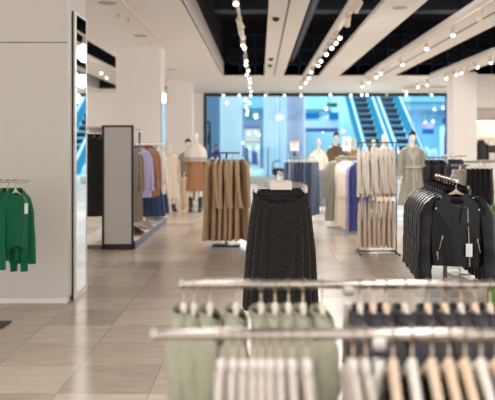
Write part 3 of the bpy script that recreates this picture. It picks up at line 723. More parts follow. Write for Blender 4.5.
# ------------------------------------------------------------------ leather jackets
LZ = 1.27
a0, a1 = Vector((wx(457, 5.15), 5.15, LZ)), Vector((wx(436, 6.05), 6.05, LZ))
t = thing('clothes_rack', 'bronze rack on a single post carrying the black leather jackets', 'clothes rack', ((a0.x+a1.x)/2, (a0.y+a1.y)/2, 0))
m_ = Vector(((a0.x+a1.x)/2, (a0.y+a1.y)/2, 0))
b = new(); cyl(b, a0-m_, a1-m_, .012, n=18); obj('rail', b, M_steel, t)
b = new(); box(b, (-.005,0,LZ/2), (.028,.028,LZ-.02), .003); obj('post', b, M_bronze, t)
b = new(); box(b, (0,0,.01), (.4,.5,.02), .004); obj('base_plate', b, M_bronze, t)
def make_biker(key):
    t, P = make_top(key, F_leather, 'leather_jacket', 'jacket', length=.55, sh=.215, waist=.205, hem=.195, depth=.055, neck=.075, zn=-.075, nf=8, amp=.015, amp0=.25, sleeve=.62, sr=(.066,.05), drop=.075, collar='coat', seed=41+key, out=.05)
    for s, pts in ((-1, [(-.06,-.085),(-.14,-.15),(-.118,-.17),(-.15,-.2),(-.045,-.36),(-.03,-.3)]), (1, [(.06,-.085),(.13,-.15),(.11,-.165),(.155,-.205),(.085,-.33),(.02,-.3)])):
        b = new(); q = conform(P, pts, .012)
        if s < 0: q = q[::-1]
        poly_slab(b, q, .008); bmesh.ops.triangulate(b, faces=b.faces[:]); lp = obj('lapel', b, F_leather, t)
        b = new(); c = conform(P, [pts[3]], .026)[0]; cyl(b, c, c+Vector((0,-.004,0)), .008, n=12); obj('snap', b, M_zip, lp)
    zp = [(.075,-.2,.003),(.078,-.3,.003),(.082,-.42,.003),(.086,-.52,.003),(.088,-.6,.003)]
    z = obj('front_zip', band(P, zp, .014, .004), M_zip, t)
    b = new(); box(b, (.088, surf_y(P,.088,-.6)-.022, -.605), (.01,.005,.03), .002); obj('zip_pull', b, M_zip, z)
    obj('zip', band(P, [(-.04,-.175,.0), (.0,-.18,.0028), (.07,-.19,.0028)], .02, .003), M_zip, t)
    for x0, z0, x1, z1 in ((-.105,-.40,-.125,-.50), (.145,-.42,.165,-.52), (-.14,-.52,-.135,-.58)):
        zz = obj('pocket_zip', band(P, [(x0,z0,.0028),((x0+x1)/2,(z0+z1)/2,.0028),(x1,z1,.0028)], .012, .004), M_zip, t)
        b = new(); box(b, (x0, surf_y(P,x0,z0)-.02, z0-.012), (.012,.005,.03), .002); obj('zip_pull', b, M_zip, zz)
    for s in (-1, 1):
        b = new(); box(b, (s*.145, -.045, -.128), (.1,.03,.012), .004, rot=Matrix.Rotation(s*.45,3,'Y')); ep = obj('epaulette', b, F_leather, t)
        b = new(); cyl(b, (s*.115,-.065,-.12), (s*.115,-.069,-.12), .006, n=10); obj('snap', b, M_zip, ep)
    if key == 0:
        b = new(); box(b, (.083, surf_y(P,.083,-.53)-.03, -.5), (.046,.003,.095), .001); tg = obj('price_tag', b, M_card, t)
        b = new(); tube(b, [(.083, surf_y(P,.083,-.53)-.03, -.455),(.082, surf_y(P,.082,-.4)-.026,-.41),(.08, surf_y(P,.08,-.37)-.02,-.36)], .0012, 5); obj('string', b, M_card, tg)
    return t
biker = Kind(make_biker)
for i in range(8):
    u = i/7; p = a0.lerp(a1, .04+.92*u)
    hang(biker, 0 if i == 0 else 1+i % 2, p, -.16-.03*(i % 3)-(.12*u), 'black leather biker jacket facing the aisle with a white price tag' if i == 0 else 'black leather biker jacket, %s behind the tagged front one' % ORD[i-1],
         'pale wooden hanger in the tagged black leather jacket' if i == 0 else 'pale hanger in the %s leather jacket behind the tagged one' % ORD[i-1], ('cream' if i % 3 else 'wood', .012), 'black leather jackets')

# ------------------------------------------------------------------ green sweaters by the wall block
GYY = 5.95; GZ = 1.225
t = thing('clothes_rack', 'steel rack by the beige wall block with green sweaters', 'clothes rack', (-2.28, GYY, 0))
b = new(); cyl(b, (-.3,0,GZ), (wx(29.5, GYY)+2.28,0,GZ), .011, n=16); obj('rail', b, M_steel, t)
b = new(); cyl(b, (-.1,0,.012), (-.1,0,GZ-.01), .014, n=16); obj('post', b, M_steel, t)
b = new(); box(b, (-.1,-.0,.007), (.46,.22,.014), .003); obj('base_plate', b, M_dark, t)
grn = T(F_green, 'sweater', 'sweater', length=.5, sh=.135, hem=.115, waist=.12, depth=.05, neck=.065, zn=-.07, sleeve=.6, sr=(.042,.034), drop=.06, collar='crew', nf=7, amp=.008, seed=51, out=.05, bottom_wave=.02)
grnt = T(F_green, 'sweater', 'sweater', length=.5, sh=.135, hem=.11, waist=.12, depth=.05, neck=.065, zn=-.07, sleeve=.6, sr=(.042,.034), drop=.06, collar='crew', nf=7, amp=.008, seed=55, out=.05, extras=('tag',), bottom_wave=.03)
for i, (x, yaw, kd) in enumerate(((15.5, 1.0, grnt), (8, 1.1, grn), (1.5, 1.1, grn), (-5, 1.1, grn))):
    hang(kd, 0, (wx(x, GYY), GYY, GZ), yaw, ['emerald green knit sweater with a white tag by the wall block','emerald green sweater directly behind the tagged one','emerald green sweater third from the free rail end','emerald green sweater at the edge of the photo'][i],
         ['pale hanger in the tagged green sweater','pale hanger directly behind the tagged green sweater','pale hanger third from the free end of the green sweaters','pale hanger at the photo edge among green sweaters'][i], ('small_cream', .011), 'emerald sweaters')
scarf = None
def make_scarf(key):
    t = thing('scarf', '', 'scarf')
    for k, (x, z0, z1, w) in enumerate(((-.045,-.5,-.68,.022),(.02,-.5,-.78,.034))):
        b = new(); rg = []
        for i in range(9):
            u = i/8; z = z0+(z1-z0)*u
            rg.append([Vector((x+w*math.cos(a)*(1+.1*math.sin(5*u)), .012*math.sin(a)+.006*math.sin(3*x*20*math.cos(a)+4*u), z)) for a in [2*PI*q/14 for q in range(14)]])
        loft(b, rg, True, True); obj('tail', b, F_green, t)
    b = new(); tube(b, [(-.05,0,-.51),(-.02,-.02,-.44),(.0,-.01,-.3),(.02,0,-.2),(.0,0,-.12)], .02, 10); obj('loop', b, F_green, t)
    return t
for i, (x, yaw) in enumerate(((19.5, .75), (9, .8))):
    Kind(make_scarf).put(0, (wx(x, GYY)+.0, GYY+.06, GZ), yaw, ['green knit scarf ends hanging below the tagged sweater', 'green knit scarf ends hanging behind the tagged sweater'][i], 'green scarves')
# ------------------------------------------------------------------ generic rack: rail from p0 to p1 (XY), posts, base
def rack(label, p0, p1, z, r=.012, m=M_steel, ends=True, mid=False, name='clothes_rack', low=None, base=None, plate=False, over=.04):
    p0, p1 = Vector((p0[0], p0[1], 0)), Vector((p1[0], p1[1], 0)); c = (p0+p1)/2; d = (p1-p0); L_ = d.length; d = d/L_; n = Vector((-d.y, d.x, 0))
    t = thing(name, label, 'clothes rack', c)
    e0, e1 = -d*(L_/2+over), d*(L_/2+over); up = Vector((0,0,z))
    b = new(); cyl(b, e0+up, e1+up, r, n=16); obj('rail', b, m, t)
    if low: b = new(); cyl(b, e0+Vector((0,0,low)), e1+Vector((0,0,low)), r, n=16); obj('lower_rail', b, m, t)
    if ends:
        for e in (e0, e1):
            b = new(); tube(b, [e+Vector((0,0,.02)), e+up-Vector((0,0,.0))], r*1.05, 12); obj('post', b, m, t)
            b = new(); cyl(b, e-n*.24+Vector((0,0,.012)), e+n*.24+Vector((0,0,.012)), .012, n=12); obj('foot', b, m, t)
        b = new(); cyl(b, e0+Vector((0,0,.03)), e1+Vector((0,0,.03)), .01, n=12); obj('base_bar', b, m, t)
    if mid:
        b = new(); cyl(b, (0,0,.01), up, r*1.15, n=16); obj('post', b, m, t)
    if plate:
        b = new(); R = Matrix.Rotation(math.atan2(d.y, d.x), 3, 'Z'); box(b, (0,0,.01), (plate[0], plate[1], .02), .004, rot=R); obj('base_plate', b, m, t)
    return t, d
def fill(kinds, p0, p1, z, yaw, seq, name, group, hkey, hname=None, jitter=.03, yaw0=None):
    rs = random.Random(hash(name) % 1 + len(seq))
    for i, k in enumerate(seq):
        u = (i+.5)/len(seq); x = p0[0]+(p1[0]-p0[0])*u; y = p0[1]+(p1[1]-p0[1])*u
        l = name(i) if callable(name) else name % ORD[i]
        hl = (hname % ORD[i]) if hname else None
        hang(kinds[k], i % 2, (x, y, z), (yaw0 if yaw0 is not None and i == 0 else yaw)+rs.uniform(-jitter, jitter), l, hl, hkey if hname else None, group)

# tan dresses
TY = 10.6; TZ = 1.40
p0, p1 = (wx(211, TY), TY), (wx(246, TY), TY)
rack('steel rack of long tan dresses in front of the pale blue mall pillar', (wx(216, TY), TY), (wx(237, TY), TY), TZ, mid=True, ends=False, m=M_dark, plate=(.42,.3))
tan = T(F_tan, 'dress', 'dress', length=1.2, sh=.2, hem=.26, waist=.2, depth=.03, nd=1, neck=.08, zn=-.108, sleeve=.66, sr=(.036,.034), drop=.05, collar='crew', nf=6, amp=.012, seed=61)
for i in range(7):
    u = i/6; x = wx(212.5+30.5*u, TY)
    hang(tan, i % 2, (x, TY+.0, TZ), [1.05,1.35,1.4,1.45,1.4,1.5,2.0][i], 'long tan belted dress, %s on its rack counted from the caped mannequin' % ORD[i],
         'pale hanger in the %s tan dress counted from the caped mannequin' % ORD[i], ('white', .012), 'tan dresses')
# jeans
JY = 12.4; JZ = 1.31
rack('steel rack of hanging jeans behind the black skirt stand, with a card sign on top', (wx(288, JY), JY), (wx(314, JY), JY), JZ, mid=True, ends=False, plate=(.4,.4))
jn = [B(F_denim, 'jeans', 'jeans', length=.93, w=.17, hem=.1, depth=.034, zn=-.1, seed=71), B(F_denim2, 'jeans', 'jeans', length=.95, w=.17, hem=.1, depth=.034, zn=-.1, seed=72), B(F_denim3, 'jeans', 'jeans', length=.93, w=.17, hem=.105, depth=.034, zn=-.1, seed=73)]
col = ['mid-blue','dark blue','pale blue']
sq = [0,2,0,1,1,0,1,0]
fill(jn, (wx(286.5, JY), JY), (wx(317, JY), JY), JZ, 1.15, sq, lambda i: '%s jeans on the rack behind the black skirts, %s from the lavender column' % (col[sq[i]], ORD[i]), 'hanging jeans', ('clipw', .012), 'clip hanger holding the %s jeans from the lavender column')
def sign(p, w, h, label, red):
    t = thing('sign_holder', label, 'sign', p)
    b = new(); cyl(b, (0,0,0), (0,0,.09), .012, n=12); box(b, (0,0,.012), (.1,.05,.02), .004); obj('clamp', b, M_black, t)
    b = new(); box(b, (0,0,.09+h/2), (w,.012,h), .003); obj('card', b, M_card, t)
    if red: b = new(); box(b, (0,-.0075,.09+h*.9), (w*.94,.003,h*.13)); obj('red_header', b, M_red, t)
    b = new(); rs = random.Random(int(w*1000))
    if red:
        for k in range(4): box(b, (-.01*k, -.0075, .09+h*(.7-.13*k)), (w*(.6-.08*k), .003, h*.04))
    else:
        for k in range(3): box(b, (w*(-.15+.12*k), -.0075, .09+h*.55), (w*.06, .003, h*(.5-.1*k)), rot=Matrix.Rotation(.08*(k-1),3,'Y'))
    obj('print', b, M_print, t)
sign((wx(294.5, JY), JY, JZ+.012), .15, .17, 'small white card sign with a red header on top of the jeans rack', True)
# mixed rack with sage jacket, cream, lavender and navy garments
q0, q1 = (wx(340, 12.8), 12.8), (wx(361, 11.7), 11.7); QZ = 1.31
rack('steel rack of cream and lavender garments with a card sign, behind the cream blouse rack', q0, q1, QZ)
mx = [T(F_grey, 'jacket', 'jacket', length=1.12, sh=.25, hem=.3, depth=.075, neck=.08, zn=-.05, sleeve=.66, sr=(.08,.062), drop=.05, collar='coat', nf=6, amp=.016, seed=81, out=.09),
      T(F_cream, 'dress', 'dress', length=1.12, sh=.2, hem=.25, depth=.035, nd=1, neck=.07, zn=-.09, sleeve=.55, sr=(.045,.035), drop=.05, collar='crew', nf=7, amp=.012, seed=82),
      T(F_lav, 'dress', 'dress', length=.98, sh=.2, hem=.23, depth=.035, nd=1, neck=.07, zn=-.09, sleeve=.55, sr=(.045,.035), drop=.05, collar='shirt', nf=7, amp=.01, seed=83),
      T(F_navy, 'dress', 'dress', length=1.14, sh=.2, hem=.24, depth=.035, nd=1, neck=.07, zn=-.09, sleeve=.55, sr=(.045,.035), drop=.05, collar='crew', nf=7, amp=.01, seed=84),
      T(F_beige, 'dress', 'dress', length=1.14, sh=.2, hem=.24, depth=.035, nd=1, neck=.07, zn=-.09, sleeve=.55, sr=(.045,.035), drop=.05, collar='crew', nf=7, amp=.01, seed=85)]
mn = ['sage grey long coat','cream long dress','lavender shirt dress','royal navy dress','sand coloured dress']
sq = [0,4,1,1,1,2,3]
fill(mx, q0, q1, QZ, .7, sq, lambda i: '%s, %s on the mixed rack counted from the tan blazer mannequin' % (mn[sq[i]], ORD[i]), 'garments on the mixed rack', ('white', .012), 'white hanger holding the %s garment of the mixed rack', yaw0=.12)
sign((wx(346.5, 12.3), 12.28, QZ+.012), .15, .25, 'tall white card sign with grey print on the mixed garment rack', False)
# cream blouses over sand skirts, two-tier rack
BY = 9.86; BZ = 1.555; BL = .80
u0, u1 = (wx(361, BY), BY), (wx(393.5, BY), BY)
rack('two-tier steel rack of cream blouses over sand trousers beside the trench coat mannequin', u0, u1, BZ, low=BL, m=M_bronze, over=.04, r=.009)
bl = [T(F_cream, 'blouse', 'blouse', length=.66, sh=.19, hem=.21, depth=.022, nd=1, neck=.07, zn=-.09, sleeve=.56, sr=(.03,.027), drop=.05, collar='crew', nf=6, amp=.007, seed=91)]
fill(bl, (u0[0]-.06, BY), (u1[0]+.03, BY), BZ, 1.42, [0]*9, 'cream blouse on the upper rail of the two-tier rack, %s from the mixed rack', 'cream blouses', ('white', .012), 'white hanger in the %s cream blouse from the mixed rack')
bt = [B(F_beige, 'trousers', 'trousers', length=.62, w=.17, hem=.12, depth=.028, zn=-.08, seed=93)]
fill(bt, (u0[0]-.05, BY), (u1[0]+.03, BY), BL, 1.42, [0]*8, 'sand trousers on the lower rail of the two-tier rack, %s from the mixed rack', 'sand trousers', ('clipw', .012), 'clip hanger of the %s sand trousers from the mixed rack')

# racks on the far side of the leather jackets
RY1 = 9.6; RZ1 = 1.35
rack('steel rack of black jackets beside the trench coat mannequin', (wx(427, RY1), RY1), (wx(444, RY1), RY1), RZ1, ends=False, mid=True, plate=(.4,.4))
bk = [T(F_char, 'jacket', 'jacket', length=.8, sh=.2, hem=.23, depth=.045, neck=.07, zn=-.07, sleeve=.6, drop=.05, collar='coat', nf=6, amp=.012, seed=101), T(F_blk, 'jacket', 'jacket', length=.8, sh=.2, hem=.23, depth=.045, neck=.07, zn=-.07, sleeve=.6, drop=.05, collar='coat', nf=6, amp=.012, seed=102)]
fill(bk, (wx(426, RY1), RY1), (wx(445, RY1), RY1), RZ1, 1.2, [0,1,0,1], 'dark jacket on the rack beside the trench coat mannequin, %s from the mannequin', 'dark jackets', ('cream', .012), 'pale hanger in the %s dark jacket from the trench coat mannequin')
RY2 = 10.3; RZ2 = 1.36
rack('steel rack of blue-grey denim jackets in front of the plain column', (wx(445, RY2), RY2), (wx(463, RY2), RY2), RZ2, ends=False, mid=True, plate=(.4,.4))
dj = [T(F_shirt, 'jacket', 'jacket', length=.7, sh=.2, hem=.21, depth=.05, neck=.07, zn=-.08, sleeve=.55, drop=.05, collar='shirt', nf=6, amp=.01, seed=111), T(F_denim2, 'jacket', 'jacket', length=.7, sh=.2, hem=.21, depth=.05, neck=.07, zn=-.08, sleeve=.55, drop=.05, collar='shirt', nf=6, amp=.01, seed=112)]
sq = [0,1,1,1]
fill(dj, (wx(444, RY2), RY2), (wx(463, RY2), RY2), RZ2, 1.15, sq, lambda i: ['white jacket beside the denim ones before the plain column','blue-grey denim jacket next to the white one','middle blue-grey denim jacket before the plain column','blue-grey denim jacket farthest from the white one'][i], 'denim jackets', ('cream', .012), 'pale hanger in the %s jacket of the denim rack')
RY3 = 8.3; RZ3 = 1.285
rack('low steel rack of cream and peach tops behind the leather jackets', (wx(455, RY3), RY3), (wx(465, RY3), RY3), RZ3, ends=False, mid=True, plate=(.3,.4))
pc = [T(F_cream, 'top', 'top', length=.8, sh=.19, hem=.2, depth=.045, neck=.07, zn=-.06, sleeve=.5, drop=.05, collar='crew', nf=6, amp=.01, seed=121), T(F_peach, 'top', 'top', length=.8, sh=.19, hem=.2, depth=.045, neck=.07, zn=-.06, sleeve=.5, drop=.05, collar='crew', nf=6, amp=.01, seed=122)]
sq = [0,0,1]
fill(pc, (wx(453, RY3), RY3), (wx(467, RY3), RY3), RZ3, 1.25, sq, lambda i: ['cream top farthest from the black trousers','cream top next to the peach one','peach top beside the black trousers'][i], 'cream and peach tops', ('white', .012), 'white hanger in the %s top of the cream and peach row')
RY4 = 8.0; RZ4 = 1.335
rack('steel rack of black trousers by the plain column', (wx(468, RY4), RY4), (wx(492, RY4), RY4), RZ4, ends=False, mid=True, plate=(.4,.4))
bkt = [B(F_blk, 'trousers', 'trousers', length=1.0, w=.17, hem=.13, depth=.045, zn=-.08, seed=131)]
fill(bkt, (wx(467.5, RY4), RY4), (wx(492, RY4), RY4), RZ4, 1.2, [0]*5, 'black trousers by the plain column, %s from the peach top', 'black trousers', ('clipw', .012), 'clip hanger of the %s black trousers from the peach top')
RY5 = 12.5; RZ5 = 1.23
rack('long steel rail in front of the lit wall bay', (wx(480, RY5), RY5), (wx(505, RY5), RY5), 1.24)
# green dress at the photo's edge
GX = wx(490, 5.8)
t, d = rack('steel rack by the green dress at the photo edge', (GX+.03, 5.55), (GX+.75, 5.92), 1.19, over=.05, ends=False, mid=True, plate=(.4,.4))
ld = T(F_lime, 'dress', 'dress', length=.95, sh=.18, hem=.22, depth=.06, neck=.07, zn=-.08, sleeve=.3, drop=.05, nf=7, amp=.012, seed=141)
hang(ld, 0, (GX+.09, 5.58, 1.19), .35, 'leaf green dress beside the leather jackets', 'pale clothes hanger of the leaf green dress', ('cream', .012))
lj = T(F_blk, 'coat', 'coat', length=.88, sh=.2, hem=.23, depth=.05, neck=.07, zn=-.08, sleeve=.55, drop=.05, collar='coat', nf=6, amp=.012, seed=142)
hang(lj, 0, (GX+.42, 5.75, 1.19), .55, 'black coat hanging behind the leaf green dress', 'clothes hanger in the black coat behind the green dress', ('cream', .012))

# ------------------------------------------------------------------ wall display unit with ribbed end panel
t = thing('display_unit', 'dark-framed double-sided display unit with a ribbed end panel', 'display unit', (-2.07, 10.2, 0))
M_rib = mat('ribbed_pale_panel', (224,220,216), .35, kind='rib', scale=55, bump=.35, var=.06)
W2 = .215
b = new()
for s in (-W2, W2): box(b, (s, 0, .905), (.03, .04, 1.81), .003)
box(b, (0, 0, 1.795), (.46, .04, .03), .003); box(b, (0, 0, .04), (.46, .04, .08), .003); obj('frame', b, M_dark, t)
b = new()
n = 30
rg = []
for z in (.08, 1.78):
    fr = [Vector((-.2+.4*i/(n*4), -.006-.008*abs(math.sin(PI*i/4)), z)) for i in range(n*4+1)]
    rg.append(fr+[Vector((.2, .012, z)), Vector((-.2, .012, z))])
loft(b, rg, True, True); obj('ribbed_panel', b, M_rib, t)
b = new(); box(b, (-.16, 1.75, .7), (.03, 3.4, 1.2)); obj('centre_board', b, M_white, t)
b = new(); box(b, (.13, 1.75, .06), (.24, 3.45, .12), .004); obj('plinth', b, mat('slate_blue_plinth', (92,100,128), .5), t)
b = new(); box(b, (.13, 1.75, .122), (.25, 3.46, .012), .002); obj('plinth_top', b, M_white, t)
b = new(); box(b, (-.36, 1.75, .03), (.64, 3.45, .06), .004); obj('side_plinth', b, mat('grey_plinth', (112,108,110), .5), t)
b = new(); box(b, (-.36, 1.75, .065), (.66, 3.46, .012), .002); obj('side_plinth_top', b, M_wood, t)
b = new(); cyl(b, (.16,.06,1.53), (.16,3.4,1.53), .012, n=14); obj('rail', b, M_steel, t)
b = new(); cyl(b, (-.43,.06,1.72), (-.43,3.36,1.72), .012, n=14); obj('side_rail', b, M_steel, t)
b = new(); box(b, (-.46, 1.75, 1.775), (.46, 3.4, .03), .003); obj('top_shelf', b, M_wood, t)
for y in (3.4,):
    b = new()
    for s in (-.56, -.27): box(b, (s, y, .905), (.03, .04, 1.81), .003)
    box(b, (-.415, y, 1.795), (.3, .04, .03)); obj('back_frame', b, M_dark, t)
UX = -2.07+.16
ug = [T(F_taupe, 'coat', 'coat', length=1.1, sh=.1, hem=.13, depth=.05, neck=.06, zn=-.06, sleeve=.6, sr=(.04,.035), drop=.04, collar='coat', nf=6, amp=.012, seed=151),
      T(F_lav, 'shirt', 'shirt', length=.78, sh=.18, hem=.2, depth=.08, neck=.06, zn=-.06, sleeve=.62, sr=(.05,.045), drop=.05, collar='shirt', nf=6, amp=.012, seed=152, cuff=True),
      T(F_brown, 'jacket', 'jacket', length=.82, sh=.18, hem=.2, depth=.08, neck=.06, zn=-.06, sleeve=.62, sr=(.05,.045), drop=.05, collar='coat', nf=6, amp=.012, seed=153),
      T(F_shirt, 'shirt', 'shirt', length=.85, sh=.18, hem=.21, depth=.08, neck=.06, zn=-.06, sleeve=.62, sr=(.05,.045), drop=.05, collar='shirt', nf=6, amp=.012, seed=154, cuff=True),
      B(F_blueskirt, 'skirt', 'skirt', skirt=True, length=.62, w=.12, hem_w=.22, depth=.08, nf=7, amp=.016, seed=155),
      T(F_denim3, 'dress', 'dress', length=1.0, sh=.1, hem=.13, depth=.04, neck=.06, zn=-.06, sleeve=0, drop=.04, nf=6, amp=.012, seed=156)]
un = ['taupe long coat next to the ribbed end panel','lavender shirt on the display unit rail','camel jacket on the display unit rail','white shirt at the far end of the display unit rail','','pale denim dress between the camel jacket and white shirt','second taupe long coat behind the first one at the end panel','second camel jacket behind the first one','second lavender shirt between the taupe coats and the camel jackets']
for k, y, yaw, l, lab in ((0, 10.42, .45, 0, 'taupe'), (0, 10.66, .3, 6, 'second taupe'), (1, 11.05, .5, 1, 'lavender'), (2, 11.6, .5, 2, 'camel'), (2, 11.95, .35, 7, 'second camel'), (5, 12.3, .3, 5, 'pale denim'), (3, 12.7, .5, 3, 'white')):
    hang(ug[k], 0, (UX, y, 1.53), yaw, un[l], 'pale hanger of the %s garment on the display unit rail' % lab, ('white', .012), 'garments on the display unit')
b = new(); cyl(b, (.13,1.75,.98), (.13,3.3,.98), .01, n=12); obj('lower_rail', b, M_steel, t)
hang(ug[4], 0, (UX+.02, 12.35, .98), .25, 'indigo denim skirt under the white shirt on the display unit', 'clip hanger of the indigo denim skirt', ('clipw', .01))
hang(ug[4], 0, (UX+.02, 12.9, .98), .25, 'indigo denim skirt farther back on the display unit', 'clip hanger of the farther indigo denim skirt', ('clipw', .01))
puff = T(F_puff, 'puffer_coat', 'coat', length=1.2, sh=.17, hem=.18, depth=.075, neck=.08, zn=-.07, sleeve=.66, sr=(.06,.055), drop=.05, collar='coat', nf=5, amp=.01, seed=161, out=.02)
for i in range(5):
    hang(puff, i % 2, (-2.50, 10.55+.32*i, 1.72), .2, 'long black puffer coat in the display unit, %s behind the ribbed end panel' % ORD[i], 'hanger in the %s black puffer coat behind the end panel' % ORD[i], ('wood', .012), 'black puffer coats')
# shoes on the plinth
def make_shoe(key):
    m = mat('shoe_%s' % key, {'cream': (226,214,204), 'white': (236,232,228), 'brown': (104,74,58)}[key], .5, bump=.05)
    t = thing('shoe', '', 'shoe'); L0 = .25
    def out(u):   # half width along the foot
        return .028+.018*math.sin(PI*min(1, u*1.05))**.7+.008*u*(1-u)*4*(u)
    b = new(); rg = []
    for z, k in ((0, .96), (.004, 1.02), (.018, 1.02), (.022, .97)):
        pts = []
        for i in range(28):
            a = 2*PI*i/28; u = .5-.5*math.cos(a); pts.append(Vector((math.copysign(out(u)*k*abs(math.sin(a))**.6, math.sin(a)), (u-.5)*-L0*k, z+(.02*(1-u)**3 if key != 'white' else 0))))
        rg.append(pts)
    loft(b, rg, True, True); obj('sole', b, M_card if key == 'white' else M_wood2, t)
    b = new(); rg = []
    for j in range(8):
        q = j/7; pts = []
        for i in range(28):
            a = 2*PI*i/28; u = .5-.5*math.cos(a)
            top = .085*(1-u)**.6+.028 if u < .6 else .04*(1-(u-.6)/.5)+.02
            k = 1-.35*q**2; pts.append(Vector((math.copysign(out(u)*.97*k*abs(math.sin(a))**.6, math.sin(a)), (u-.5)*-L0*.97+(-.0)*q, .02+(top-.02)*q+(.02*(1-u)**3 if key != 'white' else 0))))
        rg.append(pts)
    loft(b, rg); obj('upper', b, m, t)
    if key == 'white':
        b = new()
        for k in range(4): box(b, (0, -.005-.018*k, .062-.007*k), (.045,.005,.004), .001)
        obj('laces', b, M_card, t)
    return t
SH = Kind(make_shoe)
for i, (y, k) in enumerate(((10.75,'brown'),(10.95,'brown'),(11.6,'cream'),(11.8,'cream'),(12.3,'white'),(12.5,'white'),(13.05,'cream'),(13.25,'cream'))):
    SH.put(k, (-1.905, y, .128), 1.2, '%s shoe on the plinth of the display unit, %s from the ribbed panel' % (k, ORD[i]), 'shoes on the plinth')

# ------------------------------------------------------------------ mannequins
M_mann = mat('white_mannequin', (228,222,214), .4, scale=30, bump=.0, var=.01)
M_boot = mat('black_boot', (26,24,24), .35, bump=.03)
def mannequin(p, rz, label, ht=1.8, arms=None):
    t = thing('mannequin', label, 'mannequin', p, rz)
    obj('figure', body_mesh('figure', M_mann, ht, arms), M_mann, t)
    b = new(); cyl(b, (0,.03,0), (0,.03,.012), .2, n=32); obj('base_plate', b, M_steel, t)
    return t
ARM = {-1: ((.225,.03,1.14), (.235,-.04,.9)), 1: ((.225,.03,1.14), (.235,-.04,.9))}
def wear(t, name, m, top=1.47, ht=1.8, **kw):
    """a worn garment: the same cut parts as a hanging one, made children of the mannequin"""
    g, P = make_top(0, m, name, '', zn=0, **kw)
    r = None; kids = list(g.children)
    body = [c for c in kids if c.name.split('.')[0] == 'body'][0]
    body.name = name
    body.parent = t; body.location = (0, .01, top)
    for c in kids:
        if c is not body: c.parent = body
    bpy.data.objects.remove(g)
    return body
def wear_legs(t, m, name='trousers', top=1.0, bottom=.08, spread=.1, r0=.11, r1=.08):
    b = new(); 
    P = [(top, .15, .115, 0), (top-.1, .175, .13, 0), (top-.22, .18, .13, 0)]
    b = loft_body(P, rows=6, nf=5, amp=.003, seed=3); o = obj(name, b, m, t)
    for s in (-1, 1):
        b = new(); rg = []
        for i in range(13):
            u = i/12; z = top-.18-(top-.18-bottom)*u; r = r0*.95+(r1-r0*.95)*u
            rg.append([Vector((s*(.088+.014*u)+r*.93*math.cos(k), .005+.01*u+(r+.004*math.sin(6*u+k*2))*math.sin(k), z)) for k in [2*PI*q/18 for q in range(18)]])
        loft(b, rg, True, False); obj('leg', b, m, o)
    return o
def boots(t, ht=.33):
    for s in (-1, 1):
        b = new(); rg = []
        for z, ry, cy in ((0,.135,-.055),(.03,.135,-.055),(.06,.11,-.04),(.1,.065,.015),(.16,.055,.025),(ht,.062,.018)):
            rg.append([Vector((s*.108+(.048 if z < .08 else .05)*math.cos(k), cy+ry*math.sin(k), z+.012)) for k in [2*PI*q/20 for q in range(20)]])
        loft(b, rg, True, False); obj('boot', b, M_boot, t)
def cap(t, ht, m, name='hair', k=1.0):
    b = new(); s = ht/1.8; rg = []
    for j in range(8):
        a = j/7*1.75; rg.append([Vector(((.076*math.sin(a)+.004)*math.cos(q)*s*k, (.098*math.sin(a)+.004)*math.sin(q)*s*k+.0, (1.68+.108*math.cos(a)-(.02*math.sin(q)*-1 if False else 0)+(.035*max(0,-math.sin(q))*(a/1.75)))*s)) for q in [2*PI*i/24 for i in range(24)]])
    loft(b, rg, True, False); return obj(name, b, m, t)
# caped mannequin
MY = 15.7
t = mannequin((wx(195.5, MY), MY, 0), .0, 'mannequin in a camel dress, white knitted cape and black boots', 1.84, ARM)
wear(t, 'coat_dress', F_brown, top=1.5, length=1.02, sh=.17, hem=.23, waist=.17, depth=.125, hemdepth=.15, neck=.07, sleeve=.6, sr=(.06,.052), drop=.02, nf=6, amp=.012, seed=171, out=.075)
F_cape = fabric('white_cable_knit', (226,218,206), 'knit', 90, .4)
b = new(); rg = []
for z, hw, hd in ((1.52,.08,.08),(1.535,.09,.09),(1.51,.12,.11),(1.46,.2,.14),(1.39,.24,.165),(1.27,.26,.18),(1.14,.265,.185)):
    rg.append([Vector((hw*math.copysign(abs(math.cos(a))**.85, math.cos(a)), hd*math.sin(a)+.01+.008*math.sin(7*a), z-.05*max(0,math.sin(a+.6))*(1.55-z)/.3)) for a in [2*PI*i/44 for i in range(44)]])
loft(b, rg); cp = obj('cape', b, F_cape, t)
for zz in (1.175, 1.215):
    b = new(); r2 = []
    for dz, k in ((-.007,1.01),(-.007,1.03),(.007,1.03),(.007,1.01)):
        r2.append([Vector(((.264*k)*math.copysign(abs(math.cos(a))**.85, math.cos(a)), (.185*math.sin(a)+.008*math.sin(7*a))*k+.01, zz+dz-.05*max(0,math.sin(a+.6))*(1.55-zz)/.3)) for a in [2*PI*i/44 for i in range(44)]])
    loft(b, r2+[r2[0]]); bmesh.ops.remove_doubles(b, verts=b.verts[:], dist=1e-5); obj('stripe', b, F_blk, cp)
boots(t)
# cream coat mannequin behind the display unit
t = mannequin((wx(168.5, MY), MY+.1, 0), .5, 'mannequin in a long cream coat behind the white shirts of the display unit', 1.6, ARM)
wear(t, 'coat', F_beige, top=1.31, length=1.0, sh=.18, hem=.24, waist=.18, depth=.12, hemdepth=.15, neck=.08, sleeve=.6, sr=(.066,.052), drop=.03, nf=6, amp=.012, seed=172, out=.07, collar='coat')
boots(t, .16)
# dark-haired mannequin half hidden by the caped one
t = mannequin((wx(188, 18), 18, 0), .3, 'dark-haired mannequin half hidden behind the caped mannequin', 1.68, ARM)
wear(t, 'jacket', F_taupe, top=1.36, length=.8, sh=.185, hem=.2, waist=.17, depth=.125, neck=.075, sleeve=.6, sr=(.066,.05), drop=.03, nf=6, amp=.01, seed=173, out=.06)
wear_legs(t, F_blk, top=.92); cap(t, 1.68, M_hair, 'hair', 1.12)
